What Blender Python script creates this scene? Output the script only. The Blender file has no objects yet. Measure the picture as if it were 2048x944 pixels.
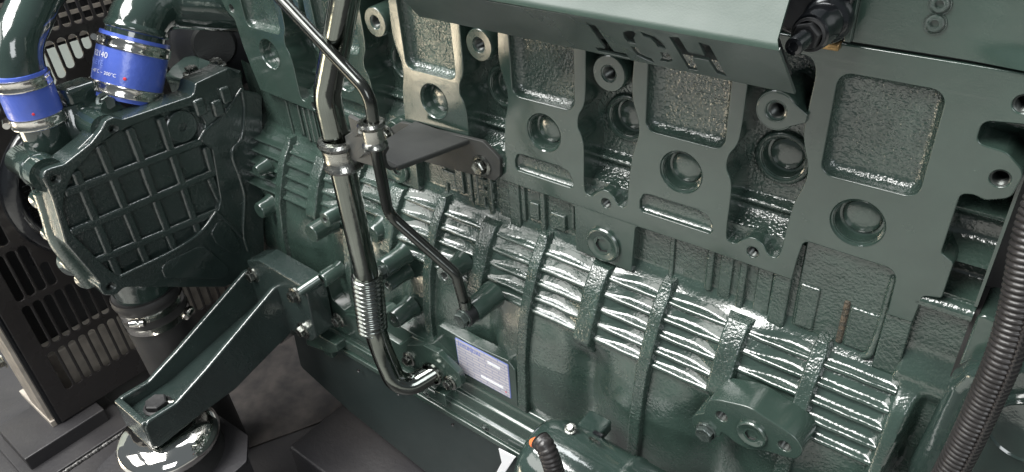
import bpy, bmesh, math, random
from math import sin, cos, pi, radians, sqrt, exp
from mathutils import Vector as V, Matrix as M
random.seed(7)
sc = bpy.context.scene
COL = sc.collection

# ------------------------------------------------------------------ camera
YAW, PIT, ROL, FPX = -0.717217, -0.590028, -0.077054, 1488.0     # measured from the engine's own right angles
CAM = V((0.0, -0.5329, 1.13))
FW = V((sin(YAW)*cos(PIT), cos(YAW)*cos(PIT), sin(PIT)))
_r = V((cos(YAW), -sin(YAW), 0)); _u = _r.cross(FW)
RT = _r*cos(ROL) + _u*sin(ROL); UP = -_r*sin(ROL) + _u*cos(ROL)
cd = bpy.data.cameras.new("camera"); cam = bpy.data.objects.new("camera", cd); COL.objects.link(cam)
cd.sensor_width = 36.0; cd.lens = 36.0*FPX/2048.0; cd.clip_start = 0.01; cd.clip_end = 100.0
cam.matrix_world = M(((RT.x, UP.x, -FW.x, CAM.x), (RT.y, UP.y, -FW.y, CAM.y), (RT.z, UP.z, -FW.z, CAM.z), (0, 0, 0, 1)))
sc.camera = cam

# ------------------------------------------------------------------ light (a shed open to daylight on the near side)
wd = bpy.data.worlds.new("World"); sc.world = wd; wd.use_nodes = True
bg = wd.node_tree.nodes["Background"]
bg.inputs[0].default_value = (0.80, 0.90, 0.96, 1); bg.inputs[1].default_value = 0.16
def area(name, loc, target, sx, sy, power, col):
    ld = bpy.data.lights.new(name, 'AREA'); ld.shape = 'RECTANGLE'; ld.size = sx; ld.size_y = sy
    ld.energy = power; ld.color = col
    o = bpy.data.objects.new(name, ld); COL.objects.link(o); o.location = loc
    o.rotation_euler = (V(target) - V(loc)).to_track_quat('-Z', 'Y').to_euler()
    return o
area("roof_skylight_light", (-1.45, -1.35, 3.3), (-0.5, -0.05, 0.6), 2.4, 1.5, 195, (1.0, 0.99, 0.96))
area("rib_fill_light", (-2.3, -2.3, 2.3), (-0.5, -0.05, 0.6), 1.8, 1.2, 22, (1.0, 0.98, 0.94))  # low fill lamp added to put highlights on the vertical ribs
area("roof_skylight_light_rear", (-1.5, 0.7, 3.2), (-0.8, -0.1, 0.6), 2.4, 1.2, 70, (0.97, 0.99, 1.0))
area("right_front_light", (1.9, -2.4, 2.3), (-0.6, -0.1, 0.6), 1.4, 1.6, 34, (0.95, 0.98, 1.0))  # unseen area lamp at the right front, no doorway known there
def floor_sun(loc, target, power, cone):
    sp = bpy.data.lights.new("sunlit_floor_light", 'SPOT'); sp.energy = power; sp.spot_size = radians(cone); sp.spot_blend = 0.25
    sp.color = (1.0, 0.84, 0.62); sp.shadow_soft_size = 0.03
    o = bpy.data.objects.new("sunlit_floor_light", sp); COL.objects.link(o); o.location = loc
    o.rotation_euler = (V(target) - V(loc)).to_track_quat('-Z', 'Y').to_euler()
floor_sun((-2.9, -2.4, 3.3), (-2.50, -1.80, 0), 11000, 17)
floor_sun((-2.9, -2.4, 3.3), (-1.75, -0.98, 0), 4000, 7)
sc.view_settings.view_transform = 'Standard'; sc.view_settings.look = 'None'
sc.view_settings.exposure = 0.15; sc.view_settings.gamma = 1.0; sc.view_settings.use_curve_mapping = False

# ------------------------------------------------------------------ helpers
def at(px, py, x=None, y=None, z=None):
    """point of the photograph's sight line (px, py) that lies on the given plane of the engine"""
    d = RT*((px-1024)/FPX) - UP*((py-472)/FPX) + FW
    if x is not None: k = (x-CAM.x)/d.x
    elif y is not None: k = (y-CAM.y)/d.y
    else: k = (z-CAM.z)/d.z
    return CAM + d*k
def atp(px, py, o, n):
    d = RT*((px-1024)/FPX) - UP*((py-472)/FPX) + FW
    return CAM + d*((o-CAM).dot(n)/d.dot(n))

MATS = {}
def nodes_of(m): return m.node_tree.nodes, m.node_tree.links
def mat(name, col, rough=0.4, metal=0.0, coat=0.0, bumps=(), var=0.0, varscale=30.0, rvar=0.0, spec=0.5, stretch=None, col2=None, coatrough=0.06):
    """bumps: list of (noise scale, distance, detail)"""
    m = bpy.data.materials.new(name); m.use_nodes = True
    N, L = nodes_of(m); b = N["Principled BSDF"]
    b.inputs["Base Color"].default_value = (*col, 1); b.inputs["Roughness"].default_value = rough
    b.inputs["Metallic"].default_value = metal; b.inputs["Specular IOR Level"].default_value = spec
    b.inputs["Coat Weight"].default_value = coat; b.inputs["Coat IOR"].default_value = 1.65; b.inputs["Coat Roughness"].default_value = coatrough
    tc = N.new("ShaderNodeTexCoord"); src = tc.outputs["Object"]
    if stretch:
        mp = N.new("ShaderNodeMapping"); mp.inputs["Scale"].default_value = stretch
        L.new(src, mp.inputs[0]); src = mp.outputs[0]
    prev = None
    for s, dist, det in bumps:
        nz = N.new("ShaderNodeTexNoise"); nz.inputs["Scale"].default_value = s; nz.inputs["Detail"].default_value = det
        nz.inputs["Roughness"].default_value = 0.5
        L.new(src, nz.inputs["Vector"])
        bp = N.new("ShaderNodeBump"); bp.inputs["Strength"].default_value = 1.0; bp.inputs["Distance"].default_value = dist
        L.new(nz.outputs[0], bp.inputs["Height"])
        if prev: L.new(prev.outputs[0], bp.inputs["Normal"])
        prev = bp
    if prev:
        L.new(prev.outputs[0], b.inputs["Normal"]); L.new(prev.outputs[0], b.inputs["Coat Normal"])
    if var or col2:
        nz = N.new("ShaderNodeTexNoise"); nz.inputs["Scale"].default_value = varscale; nz.inputs["Detail"].default_value = 5
        L.new(src, nz.inputs["Vector"])
        rp = N.new("ShaderNodeValToRGB"); rp.color_ramp.elements[0].position = 0.35; rp.color_ramp.elements[1].position = 0.68
        c2 = col2 if col2 else tuple(min(1, c*(1+var)) for c in col)
        c1 = col if col2 else tuple(c*(1-var) for c in col)
        rp.color_ramp.elements[0].color = (*c1, 1); rp.color_ramp.elements[1].color = (*c2, 1)
        L.new(nz.outputs[0], rp.inputs[0]); L.new(rp.outputs[0], b.inputs["Base Color"])
    if rvar:
        nz = N.new("ShaderNodeTexNoise"); nz.inputs["Scale"].default_value = varscale*1.7; nz.inputs["Detail"].default_value = 6
        L.new(src, nz.inputs["Vector"])
        mr = N.new("ShaderNodeMapRange"); mr.inputs[1].default_value = 0.3; mr.inputs[2].default_value = 0.7
        mr.inputs[3].default_value = max(0.02, rough-rvar); mr.inputs[4].default_value = rough+rvar
        L.new(nz.outputs[0], mr.inputs[0]); L.new(mr.outputs[0], b.inputs["Roughness"])
    MATS[name] = m
    return m
GREEN = (0.032, 0.055, 0.045)
mat("green_paint", GREEN, 0.23, coat=0.8, bumps=((900, 0.00006, 2), (60, 0.0002, 2)), var=0.10, varscale=25, rvar=0.06, coatrough=0.10)
mat("green_cast", GREEN, 0.26, coat=1.0, bumps=((380, 0.00042, 2), (110, 0.0003, 2)), var=0.18, varscale=30, rvar=0.06, coatrough=0.12)
mat("green_rough", GREEN, 0.26, coat=1.0, bumps=((400, 0.00085, 1), (120, 0.0006, 2)), var=0.2, varscale=40, rvar=0.05, coatrough=0.17)
mat("green_smooth", (0.026, 0.044, 0.038), 0.14, coat=1.0, bumps=((45, 0.0006, 2), (600, 0.00005, 2)), var=0.1, varscale=12, coatrough=0.04)
mat("green_dark", (0.024, 0.037, 0.034), 0.24, coat=1.0, bumps=((300, 0.0004, 2), (90, 0.0006, 2)), var=0.15, varscale=20, rvar=0.05)
mat("plug_paint", GREEN, 0.24, coat=0.8, bumps=((120, 0.0004, 2),), var=0.12, varscale=40, rvar=0.05)
mat("green_pan", (0.021, 0.031, 0.030), 0.42, coat=0.15, bumps=((700, 0.00015, 2),), var=0.12, varscale=9, rvar=0.08)
mat("pipe_steel", (0.185, 0.200, 0.182), 0.12, metal=1.0, bumps=((70, 0.00025, 2), (900, 0.00003, 2)), var=0.12, varscale=18, rvar=0.05)
mat("bellows_steel", (0.22, 0.235, 0.22), 0.18, metal=1.0, bumps=((300, 0.0001, 2),), rvar=0.05)
mat("zinc", (0.42, 0.42, 0.39), 0.24, metal=1.0, bumps=((400, 0.0003, 2),), var=0.2, varscale=60, rvar=0.08)
mat("bolt_paint", (0.10, 0.13, 0.12), 0.2, metal=0.75, bumps=((350, 0.0004, 2),), var=0.2, varscale=80)
mat("clamp_steel", (0.72, 0.70, 0.66), 0.14, metal=1.0, bumps=((120, 0.0004, 2),), rvar=0.05)
mat("chrome", (0.82, 0.80, 0.76), 0.06, metal=1.0, bumps=((25, 0.0012, 2),))
mat("black_satin", (0.018, 0.019, 0.021), 0.38, coat=0.1, bumps=((900, 0.00012, 2),), rvar=0.08, varscale=14)
mat("black_plate", (0.040, 0.042, 0.040), 0.50, bumps=((900, 0.0002, 2),), var=0.2, varscale=22, rvar=0.08)
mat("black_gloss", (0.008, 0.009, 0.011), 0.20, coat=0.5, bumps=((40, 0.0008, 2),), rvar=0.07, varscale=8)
mat("black_rubber", (0.030, 0.029, 0.029), 0.55, bumps=((500, 0.0002, 3),), var=0.25, varscale=25)
mat("conduit_plastic", (0.022, 0.020, 0.020), 0.36, bumps=((300, 0.0003, 2),), var=0.15, varscale=40, rvar=0.06)
mat("blue_silicone", (0.075, 0.135, 0.56), 0.34, coat=0.35, bumps=((140, 0.0004, 2), (700, 0.0001, 2)), var=0.08, varscale=12, rvar=0.08)
mat("white_print", (0.85, 0.86, 0.88), 0.5); mat("red_print", (0.75, 0.04, 0.06), 0.5)
mat("pale_blue_print", (0.25, 0.36, 0.85), 0.5)
mat("blue_print", (0.20, 0.25, 0.58), 0.45)
mat("dark_metal", (0.035, 0.037, 0.037), 0.35, metal=0.6, bumps=((500, 0.0003, 2),))
mat("thread_metal", (0.06, 0.068, 0.064), 0.30, metal=0.4)
mat("zinc_unit", (0.26, 0.27, 0.25), 0.26, metal=1.0, bumps=((3, 0.0004, 2),), var=0.25, varscale=1.5, rvar=0.1)
mat("bolt_unit", (0.075, 0.095, 0.088), 0.24, metal=0.5, coat=0.4, bumps=((3, 0.0004, 2),), var=0.2, varscale=1.5)
mat("dark_unit", (0.022, 0.022, 0.023), 0.55, bumps=((4, 0.0003, 2),), var=0.2, varscale=2)
mat("pipe_dark", (0.070, 0.075, 0.070), 0.17, metal=0.85, bumps=((70, 0.0003, 2),), var=0.15, varscale=18, rvar=0.06)
mat("fin_paint", GREEN, 0.22, coat=1.0, bumps=((300, 0.00028, 2), (80, 0.00015, 2)), var=0.15, varscale=30, coatrough=0.07)
mat("skid_paint", (0.028, 0.027, 0.030), 0.44, bumps=((160, 0.0005, 4), (12, 0.002, 2)), col2=(0.044, 0.041, 0.041), varscale=7, rvar=0.10)
mat("concrete", (0.42, 0.415, 0.39), 0.85, bumps=((40, 0.002, 6),), var=0.18, varscale=3.0)
mat("floor_dirty", (0.022, 0.020, 0.020), 0.7, bumps=((60, 0.001, 5),), col2=(0.058, 0.050, 0.046), varscale=34)
mat("guard_black", (0.032, 0.029, 0.028), 0.28, coat=0.4, bumps=((40, 0.0006, 2),), rvar=0.07, varscale=8)
mat("daylight_backing", (0.66, 0.72, 0.66), 0.6, var=0.08, varscale=5)  # pale colour standing in for daylight behind the slots
mat("alu_bar", (0.50, 0.45, 0.39), 0.5, metal=0.2, var=0.2, varscale=40)
mat("core_fin", (0.045, 0.045, 0.047), 0.5, metal=0.3, bumps=((1.0, 0.0, 1),))
mat("weld_metal", (0.16, 0.155, 0.15), 0.40, metal=0.4, bumps=((400, 0.0006, 3),), var=0.4, varscale=90)
mat("orange_boot", (0.80, 0.19, 0.06), 0.45, bumps=((300, 0.0003, 2),))
mat("bare_cast", (0.15, 0.115, 0.080), 0.55, metal=0.2, bumps=((450, 0.0025, 3),), col2=(0.06, 0.06, 0.05), varscale=260)
mat("brass_gasket", (0.42, 0.27, 0.12), 0.35, metal=0.7, bumps=((200, 0.001, 3),), var=0.4, varscale=120)
mat("lip_lit_paint", (0.052, 0.070, 0.063), 0.30, coat=0.7, bumps=((700, 0.0001, 2), (20, 0.0015, 2)), var=0.1, varscale=6, rvar=0.06, coatrough=0.25)  # lip copy of the shield green, lightened for light off the floor

mat("top_dimmed_paint", (0.034, 0.058, 0.047), 0.44, spec=0.4, bumps=((700, 0.0001, 2), (20, 0.0015, 2)), var=0.1, varscale=6, rvar=0.06)  # top copy of the same green, darkened against the overhead light
class G:
    def __init__(s): s.v = []; s.f = []
    def add(s, vs, fs):
        k = len(s.v); s.v += [V(a) for a in vs]; s.f += [tuple(i+k for i in f) for f in fs]; return s
    def xf(s, mx): s.v = [mx @ a for a in s.v]; return s

def thing(name, label, cat, loc=(0, 0, 0), group=None):
    o = bpy.data.objects.new(name, None); COL.objects.link(o); o.location = loc; o.empty_display_size = 0.03
    o["label"] = label; o["category"] = cat
    if group: o["group"] = group
    return o
def link(name, me, parent=None, mx=None):
    o = bpy.data.objects.new(name, me); COL.objects.link(o)
    if parent is not None:
        o.parent = parent; o.matrix_parent_inverse = M.Translation(-world_loc(parent))
    if mx is not None: o.matrix_basis = mx
    return o
def world_loc(o):
    # only Empties (pure translations) and meshes kept in world coordinates are used as parents
    return V(o.location) if o.type == 'EMPTY' else V((0, 0, 0))
def shade(me, ang):
    if ang is None: return
    me.polygons.foreach_set("use_smooth", [True]*len(me.polygons))
    me.set_sharp_from_angle(angle=radians(ang))
def mesh(name, g, m, ang=40):
    me = bpy.data.meshes.new(name); me.from_pydata(g.v, [], g.f); me.validate()
    bm = bmesh.new(); bm.from_mesh(me); bmesh.ops.remove_doubles(bm, verts=bm.verts, dist=2e-6)
    bmesh.ops.recalc_face_normals(bm, faces=bm.faces); bm.to_mesh(me); bm.free()
    me.materials.append(MATS[m]); shade(me, ang); return me
def wnorm(o):
    w = o.modifiers.new("weighted_normal", 'WEIGHTED_NORMAL'); w.mode = 'FACE_AREA'; w.weight = 100; w.keep_sharp = True
    return o
def obj(name, g, m, parent=None, ang=40, bevel=0.0, seg=2, label=None):
    o = link(name, mesh(name, g, m, ang), parent)
    if bevel:
        b = o.modifiers.new("bevel", 'BEVEL'); b.width = bevel; b.segments = seg; b.limit_method = 'ANGLE'; b.angle_limit = radians(35)
        if ang is not None: wnorm(o)
    if label: o["label"] = label
    return o
def tag(o, label, cat, group=None):
    o["label"] = label; o["category"] = cat
    if group: o["group"] = group
    return o

def basis(w):
    w = V(w).normalized(); a = V((0, 0, 1)) if abs(w.z) < 0.9 else V((1, 0, 0))
    u = a.cross(w).normalized(); return u, w.cross(u), w
def frame(o, u, v, w):
    return M(((u[0], v[0], w[0], o[0]), (u[1], v[1], w[1], o[1]), (u[2], v[2], w[2], o[2]), (0, 0, 0, 1)))
def axis_frame(o, w): u, v, w = basis(w); return frame(o, u, v, w)
def FXZ(y): return frame((0, y, 0), (1, 0, 0), (0, 0, 1), (0, -1, 0))      # faces the camera side (-y)
def FYZ(x): return frame((x, 0, 0), (0, 1, 0), (0, 0, 1), (1, 0, 0))       # faces +x
def FXY(z): return frame((0, 0, z), (1, 0, 0), (0, 1, 0), (0, 0, 1))

def rnd(pts, r, seg=5):
    """fillet the corners of a closed 2-D polygon; a point may carry its own radius"""
    out = []; n = len(pts)
    for i in range(n):
        p = V(pts[i][:2]); a = V(pts[i-1][:2]); b = V(pts[(i+1) % n][:2])
        rr = pts[i][2] if len(pts[i]) > 2 else r
        d1 = (a-p); d2 = (b-p); l1 = d1.length; l2 = d2.length
        if l1 < 1e-9 or l2 < 1e-9: continue
        d1 /= l1; d2 /= l2; c = max(-1, min(1, d1.dot(d2))); th = math.acos(c)
        if rr <= 1e-6 or th > 3.05: out.append(p); continue
        t = min(rr/math.tan(th/2), l1*0.48, l2*0.48); rr = t*math.tan(th/2)
        ce = p + (d1+d2).normalized()*(rr/sin(th/2))
        s = p+d1*t - ce; e = p+d2*t - ce
        a0 = math.atan2(s.y, s.x); a1 = math.atan2(e.y, e.x); da = a1-a0
        while da > pi: da -= 2*pi
        while da < -pi: da += 2*pi
        for k in range(seg+1):
            q = a0+da*k/seg; out.append(ce+V((cos(q), sin(q)))*rr)
    return out
def spline2(pts, n=6):
    out = []; N = len(pts); P = [V(p[:2]) for p in pts]
    for i in range(N):
        a, b, c, d = P[i-1], P[i], P[(i+1) % N], P[(i+2) % N]
        for k in range(n):
            t = k/n
            out.append(0.5*((2*b)+(c-a)*t+(2*a-5*b+4*c-d)*t*t+(3*b-a-3*c+d)*t**3))
    return out
def circ(cx, cy, r, n=36): return [V((cx+r*cos(2*pi*k/n), cy+r*sin(2*pi*k/n))) for k in range(n)]
def rrect(x0, x1, y0, y1, r, seg=5): return rnd([(x0, y0), (x1, y0), (x1, y1), (x0, y1)], r, seg)

def plate_mesh(name, outline, holes, fr, depth, bevel, m, ang=40, res=2):
    """flat plate with holes and rounded edges; its front lies in the frame's own plane, its body behind it"""
    cu = bpy.data.curves.new("c", 'CURVE'); cu.dimensions = '2D'; cu.fill_mode = 'BOTH'
    cu.extrude = max(depth/2-bevel, 1e-5); cu.bevel_depth = bevel; cu.bevel_resolution = res; cu.offset = -bevel
    for pl in [outline]+list(holes):
        s = cu.splines.new('POLY'); s.points.add(len(pl)-1); s.use_cyclic_u = True
        for p, q in zip(s.points, pl): p.co = (q[0], q[1], 0, 1)
    o = bpy.data.objects.new("c", cu); COL.objects.link(o)
    me = bpy.data.meshes.new_from_object(o); bpy.data.objects.remove(o); bpy.data.curves.remove(cu)
    me.name = name; me.transform(fr @ M.Translation((0, 0, -depth/2)))
    bm = bmesh.new(); bm.from_mesh(me); bmesh.ops.remove_doubles(bm, verts=bm.verts, dist=2e-6)
    bmesh.ops.recalc_face_normals(bm, faces=bm.faces); bm.to_mesh(me); bm.free()
    me.materials.clear(); me.materials.append(MATS[m]); shade(me, ang); return me
def plate(name, outline, holes, fr, depth, bevel, m, parent=None, ang=40, res=2):
    return wnorm(link(name, plate_mesh(name, outline, holes, fr, depth, bevel, m, ang, res), parent))

def lathe(prof, fr, n=32, g=None, closed=False):
    """profile of (radius, height along the frame's w axis)"""
    g = g or G(); vs = []; fs = []
    for r, h in prof:
        for k in range(n):
            a = 2*pi*k/n; vs.append(fr @ V((max(r, 1e-5)*cos(a), max(r, 1e-5)*sin(a), h)))
    for i in range(len(prof)-1):
        for k in range(n):
            k2 = (k+1) % n; fs.append((i*n+k, i*n+k2, (i+1)*n+k2, (i+1)*n+k))
    if closed:
        i = len(prof)-1
        for k in range(n):
            k2 = (k+1) % n; fs.append((i*n+k, i*n+k2, k2, k))
    return g.add(vs, fs)
def fillet_path(pts, rads, seg=8):
    out = [V(pts[0])]
    for i in range(1, len(pts)-1):
        p = V(pts[i]); d1 = V(pts[i-1])-p; d2 = V(pts[i+1])-p; l1, l2 = d1.length, d2.length
        d1.normalize(); d2.normalize(); th = math.acos(max(-1, min(1, d1.dot(d2))))
        rr = rads[i-1] if isinstance(rads, (list, tuple)) else rads
        if th > 3.1 or rr <= 0: out.append(p); continue
        t = min(rr/math.tan(th/2), l1*0.49, l2*0.49); rr = t*math.tan(th/2)
        ce = p+(d1+d2).normalized()*(rr/sin(th/2)); s = (p+d1*t-ce); e = (p+d2*t-ce)
        ang = s.angle(e); ax = s.cross(e).normalized()
        for k in range(seg+1): out.append(ce+M.Rotation(ang*k/seg, 3, ax) @ s)
    out.append(V(pts[-1])); return out
def smooth_path(pts, n=8):
    P = [V(p) for p in pts]; P = [2*P[0]-P[1]]+P+[2*P[-1]-P[-2]]; out = []
    for i in range(1, len(P)-2):
        a, b, c, d = P[i-1:i+3]
        for k in range(n):
            t = k/n; out.append(0.5*((2*b)+(c-a)*t+(2*a-5*b+4*c-d)*t*t+(3*b-a-3*c+d)*t**3))
    out.append(P[-2]); return out
def tube(path, r, n=20, g=None, cap=True):
    g = g or G(); P = [V(p) for p in path]; N = len(P); T = []
    for i in range(N): T.append((P[min(i+1, N-1)]-P[max(i-1, 0)]).normalized())
    u, v, _ = basis(T[0]); vs = []; fs = []
    for i in range(N):
        if i:
            q = T[i-1].rotation_difference(T[i]); u = q @ u
            u = (u-T[i]*u.dot(T[i])).normalized()
        v = T[i].cross(u); rr = r(i/(N-1)) if callable(r) else (r[i] if isinstance(r, list) else r)
        for k in range(n):
            a = 2*pi*k/n; vs.append(P[i]+u*(rr*cos(a))+v*(rr*sin(a)))
    for i in range(N-1):
        for k in range(n):
            k2 = (k+1) % n; fs.append((i*n+k, i*n+k2, (i+1)*n+k2, (i+1)*n+k))
    if cap: fs += [tuple(range(n))[::-1], tuple(range((N-1)*n, N*n))]
    return g.add(vs, fs)
def box(x0, x1, y0, y1, z0, z1, g=None):
    g = g or G()
    return g.add([(x0, y0, z0), (x1, y0, z0), (x1, y1, z0), (x0, y1, z0), (x0, y0, z1), (x1, y0, z1), (x1, y1, z1), (x0, y1, z1)],
                 [(0, 3, 2, 1), (4, 5, 6, 7), (0, 1, 5, 4), (1, 2, 6, 5), (2, 3, 7, 6), (3, 0, 4, 7)])
def prism(poly, fr, d0, d1, g=None):
    """straight prism of a 2-D polygon between the heights d0 and d1 of the frame"""
    g = g or G(); n = len(poly); vs = [fr @ V((p[0], p[1], d0)) for p in poly]+[fr @ V((p[0], p[1], d1)) for p in poly]
    return g.add(vs, [tuple(range(n))[::-1], tuple(range(n, 2*n))]+[(i, (i+1) % n, n+(i+1) % n, n+i) for i in range(n)])
def bar(a, b, w, h, up, g=None):
    """rectangular bar from a to b, width w, height h rising along 'up'"""
    a, b, up = V(a), V(b), V(up).normalized(); s = (b-a).normalized().cross(up).normalized()*(w/2); u = up*h
    g = g or G()
    vs = [a-s, a+s, a+s+u, a-s+u, b-s, b+s, b+s+u, b-s+u]
    return g.add(vs, [(0, 1, 2, 3), (7, 6, 5, 4), (0, 4, 5, 1), (1, 5, 6, 2), (2, 6, 7, 3), (3, 7, 4, 0)])

# shared fastener meshes, built along +z with unit across-corner radius
def hexring(r, z, rot=0.0): return [V((r*cos(pi/3*k+rot), r*sin(pi/3*k+rot), z)) for k in range(6)]
def bolt_mesh(name, flange=1.45, head=0.9, m="bolt_unit", washer=0.14):
    g = G()
    lathe([(0.01, 0), (flange, 0), (flange, washer), (flange*0.93, washer+0.06), (1.02, washer+0.14)], M.Identity(4), 28, g)
    a = hexring(1.0, washer*0.5); b = hexring(1.0, washer+head*0.85); c = hexring(0.86, washer+head); d = hexring(0.55, washer+head*0.94)
    vs = a+b+c+d; fs = []
    for L in range(3):
        for k in range(6): fs.append((L*6+k, L*6+(k+1) % 6, L*6+6+(k+1) % 6, L*6+6+k))
    fs.append(tuple(range(18, 24))); g.add(vs, fs)
    return mesh(name, g, m, 30)
BOLT = bolt_mesh("flange_bolt"); BOLTZ = bolt_mesh("zinc_bolt", m="zinc_unit"); HEXB = bolt_mesh("hex_bolt", 1.12, 0.72, "bolt_unit", 0.10)
HEXD = bolt_mesh("dark_hex_bolt", 1.25, 0.62, "dark_unit", 0.12)
def put(name, me, o, w, s, parent, spin=0.3):
    return link(name, me, parent, axis_frame(o, w) @ M.Rotation(spin, 4, 'Z') @ M.Scale(s, 4))
def thread_mesh(name, m="thread_metal"):
    """threaded hole along -z, unit radius, mouth at z = 0"""
    prof = [(1.18, 0.0), (1.02, -0.16)]
    for k in range(9): prof += [(0.86, -0.22-k*0.26), (1.0, -0.35-k*0.26)]
    prof += [(0.9, -2.7), (0.01, -2.7)]
    return mesh(name, lathe(prof, M.Identity(4), 28), m, 25)
THREAD = thread_mesh("thread"); 

MINUS_Y = V((0, -1, 0)); PLUS_X = V((1, 0, 0)); PLUS_Z = V((0, 0, 1))

# ================================================================== setting
g = G(); g.add([(-12, -12, 0), (12, -12, 0), (12, 12, 0), (-12, 12, 0)], [(0, 1, 2, 3)])
o = obj("ground", g, "concrete", None, None); o["kind"] = "structure"

# ================================================================== engine block
PITCH = 0.1515
CC = [-0.109-PITCH*k for k in range(6)]                     # cylinder columns, near one first
VC = [-0.1848-PITCH*k for k in range(5)]                    # valleys between them
ZRIB = [(0.40, -0.060), (0.46, -0.058), (0.53, -0.054), (0.59, -0.044), (0.62, -0.0325), (0.648, -0.020), (0.660, -0.011), (0.672, 0.000), (0.69, 0.008), (0.72, 0.012)]
ZWALL = [(0.38, -0.060), (0.41, -0.058), (0.43, -0.053), (0.46, -0.050), (0.53, -0.046), (0.59, -0.035), (0.62, -0.024), (0.648, -0.010), (0.660, -0.002), (0.670, 0.007), (0.680, 0.012), (0.76, 0.012)]
def interp(T, z):
    if z <= T[0][0]: return T[0][1]
    for (a, b), (c, d) in zip(T, T[1:]):
        if z <= c: return b+(d-b)*(z-a)/(c-a)
    return T[-1][1]
def sm(a, b, x):
    t = max(0, min(1, (x-a)/(b-a))); return t*t*(3-2*t)
def wall_y(x, z):
    y = interp(ZWALL, z)
    k = round((CC[0]-x)/PITCH); c = CC[0]-PITCH*k; t = abs(x-c)/(PITCH/2)          # 0 at a column rib, 1 at a bearing rib
    fz = sm(0.560, 0.592, z)*(1-sm(0.662, 0.676, z))
    q = max(0.0, (1-t)-0.12)/0.88; S = sm(0, 0.5, q)-0.45*sm(0.6, 1.0, q)
    if x > -0.109: S = 0.72
    y += (interp(ZRIB, z)+0.0058+0.0050*S-y)*fz                                     # hollows between the fins
    lz = sm(0.415, 0.47, z)*(1-sm(0.55, 0.60, z))
    dv = PITCH/2-abs(x-c)
    y += 0.012*lz*exp(-(dv/0.020)**2) - 0.003*lz*cos(pi*t)                          # crease between the crank chambers
    y += 0.004*sm(0.47, 0.435, z)*(0.5+0.5*cos(2*pi*t))
    if x > -0.085:                                                                  # the wall steps back to the rear joint
        if 0.56 < z < 0.668: y += (interp(ZRIB, z)+0.0022-y)*sm(-0.0525, -0.0475, x)*sm(0.56, 0.585, z)
        e = -0.0300-0.012*(0.66-z)/0.2 if z < 0.66 else -0.030
        y += (0.0-y)*sm(e-0.006, e+0.003, x)*(1-sm(0.655, 0.675, z))
        if z > 0.650: y += (0.013*sm(0.664, 0.70, z)-0.004-y)*sm(-0.060, -0.0535, x)*sm(0.650, 0.675, z)
    if x < -0.90: y += 0.02*sm(-0.90, -1.0, x)
    return y
block = thing("engine_block", "dark green cast iron engine block with ribbed crankcase and row of round plugs", "engine", (-0.48, 0.06, 0.36))
NX, NZ = 420, 170; X0, X1, Z0, Z1 = -1.0, -0.0165, 0.385, 0.757
g = G(); vs = []; fs = []
for j in range(NZ+1):
    z = Z0+(Z1-Z0)*j/NZ
    for i in range(NX+1):
        x = X0+(X1-X0)*i/NX; vs.append((x, wall_y(x, z), z))
for j in range(NZ):
    for i in range(NX): a = j*(NX+1)+i; fs.append((a, a+1, a+NX+2, a+NX+1))
g.add(vs, fs); obj("crankcase_wall", g, "green_cast", block, 60)
obj("block_core", box(-0.985, -0.018, 0.075, 0.42, 0.40, 1.02), "green_dark", block, None)

# ---- machined side face with its openings
VAL = [(-.025, .892), (-.0265, .846), (-.0335, .829), (-.0345, .817), (-.0285, .800), (-.0283, .753), (-.0235, .7452), (-.018, .7460), (-.0135, .751),
       (-.007, .7560), (0, .7562), (.0065, .752), (.011, .7455), (.016, .744), (.0198, .747), (.0215, .757), (.023, .782), (.0255, .802), (.0307, .822),
       (.0307, .837), (.0248, .856), (.023, .870), (.0240, .892), (.0245, .912), (.02, .922), (.01, .9245), (-.018, .9245), (-.025, .915)]
SLOT = [(-.0405, .757), (-.037, .7655), (-.031, .7672), (.018, .7670), (.028, .7645), (.033, .757), (.0345, .749), (.031, .7462), (-.037, .7462), (-.0405, .749)]
def panel_rect(k): return (-0.0375, 0.0372, 0.832, 0.925 if k else 0.9165) if k else (-0.0350, 0.0355, 0.834, 0.9165)
PLUG_R = 0.0205; PLUG_Z = 0.800
PADS = [-0.341, -0.6445, -0.9475]                       # pads that carry the big socket plugs (every second valley)
ZB, ZP = 0.727, 0.670
out = [(-0.985, 0.935), (-0.95, 0.935), (-0.95, 0.872), (-0.957, 0.858), (-0.945, 0.842), (-0.938, 0.835), (-0.934, 0.80), (-0.928, 0.76), (-0.914, 0.727, .004)]
out = [(-0.962, 0.937), (-0.955, 0.868, .01), (-0.944, 0.8455, .01), (-0.931, 0.838, .008), (-0.928, 0.80, .02), (-0.922, 0.772, .02), (-0.914, ZB+0.012, .003)]
for pc in (-0.6445, -0.341):
    out += [(pc-0.036, ZB+0.0005, .004), (pc-0.035, ZP+0.001, .0008), (pc+0.033, ZP, .0008), (pc+0.036, ZB, .004)]
    if pc == -0.341: out += [(-0.249, ZB+.001, .01)]
out += [(-0.1505, ZB, .0006), (-0.149, 0.749), (-0.1465, 0.7695, .006), (-0.0735, 0.769, .010), (-0.0725, 0.7255, .002), (-0.0535, 0.7255, .003), (-0.0520, 0.7535, .004),
        (-0.0395, 0.7565, .003), (-0.0392, 0.790, .003), (-0.0490, 0.7955, .004), (-0.0485, 0.846, .007), (-0.0405, 0.8475, .006), (-0.033, 0.8455, .005), (-0.0195, 0.8515, .008),
        (-0.0165, 0.872, .010), (-0.030, 0.8835, .012), (-0.0490, 0.8855, .006), (-0.0490, 0.9015, .006), (-0.028, 0.9040, .006), (-0.0165, 0.9040, .003), (-0.0165, 0.937)]
holes = []
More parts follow.
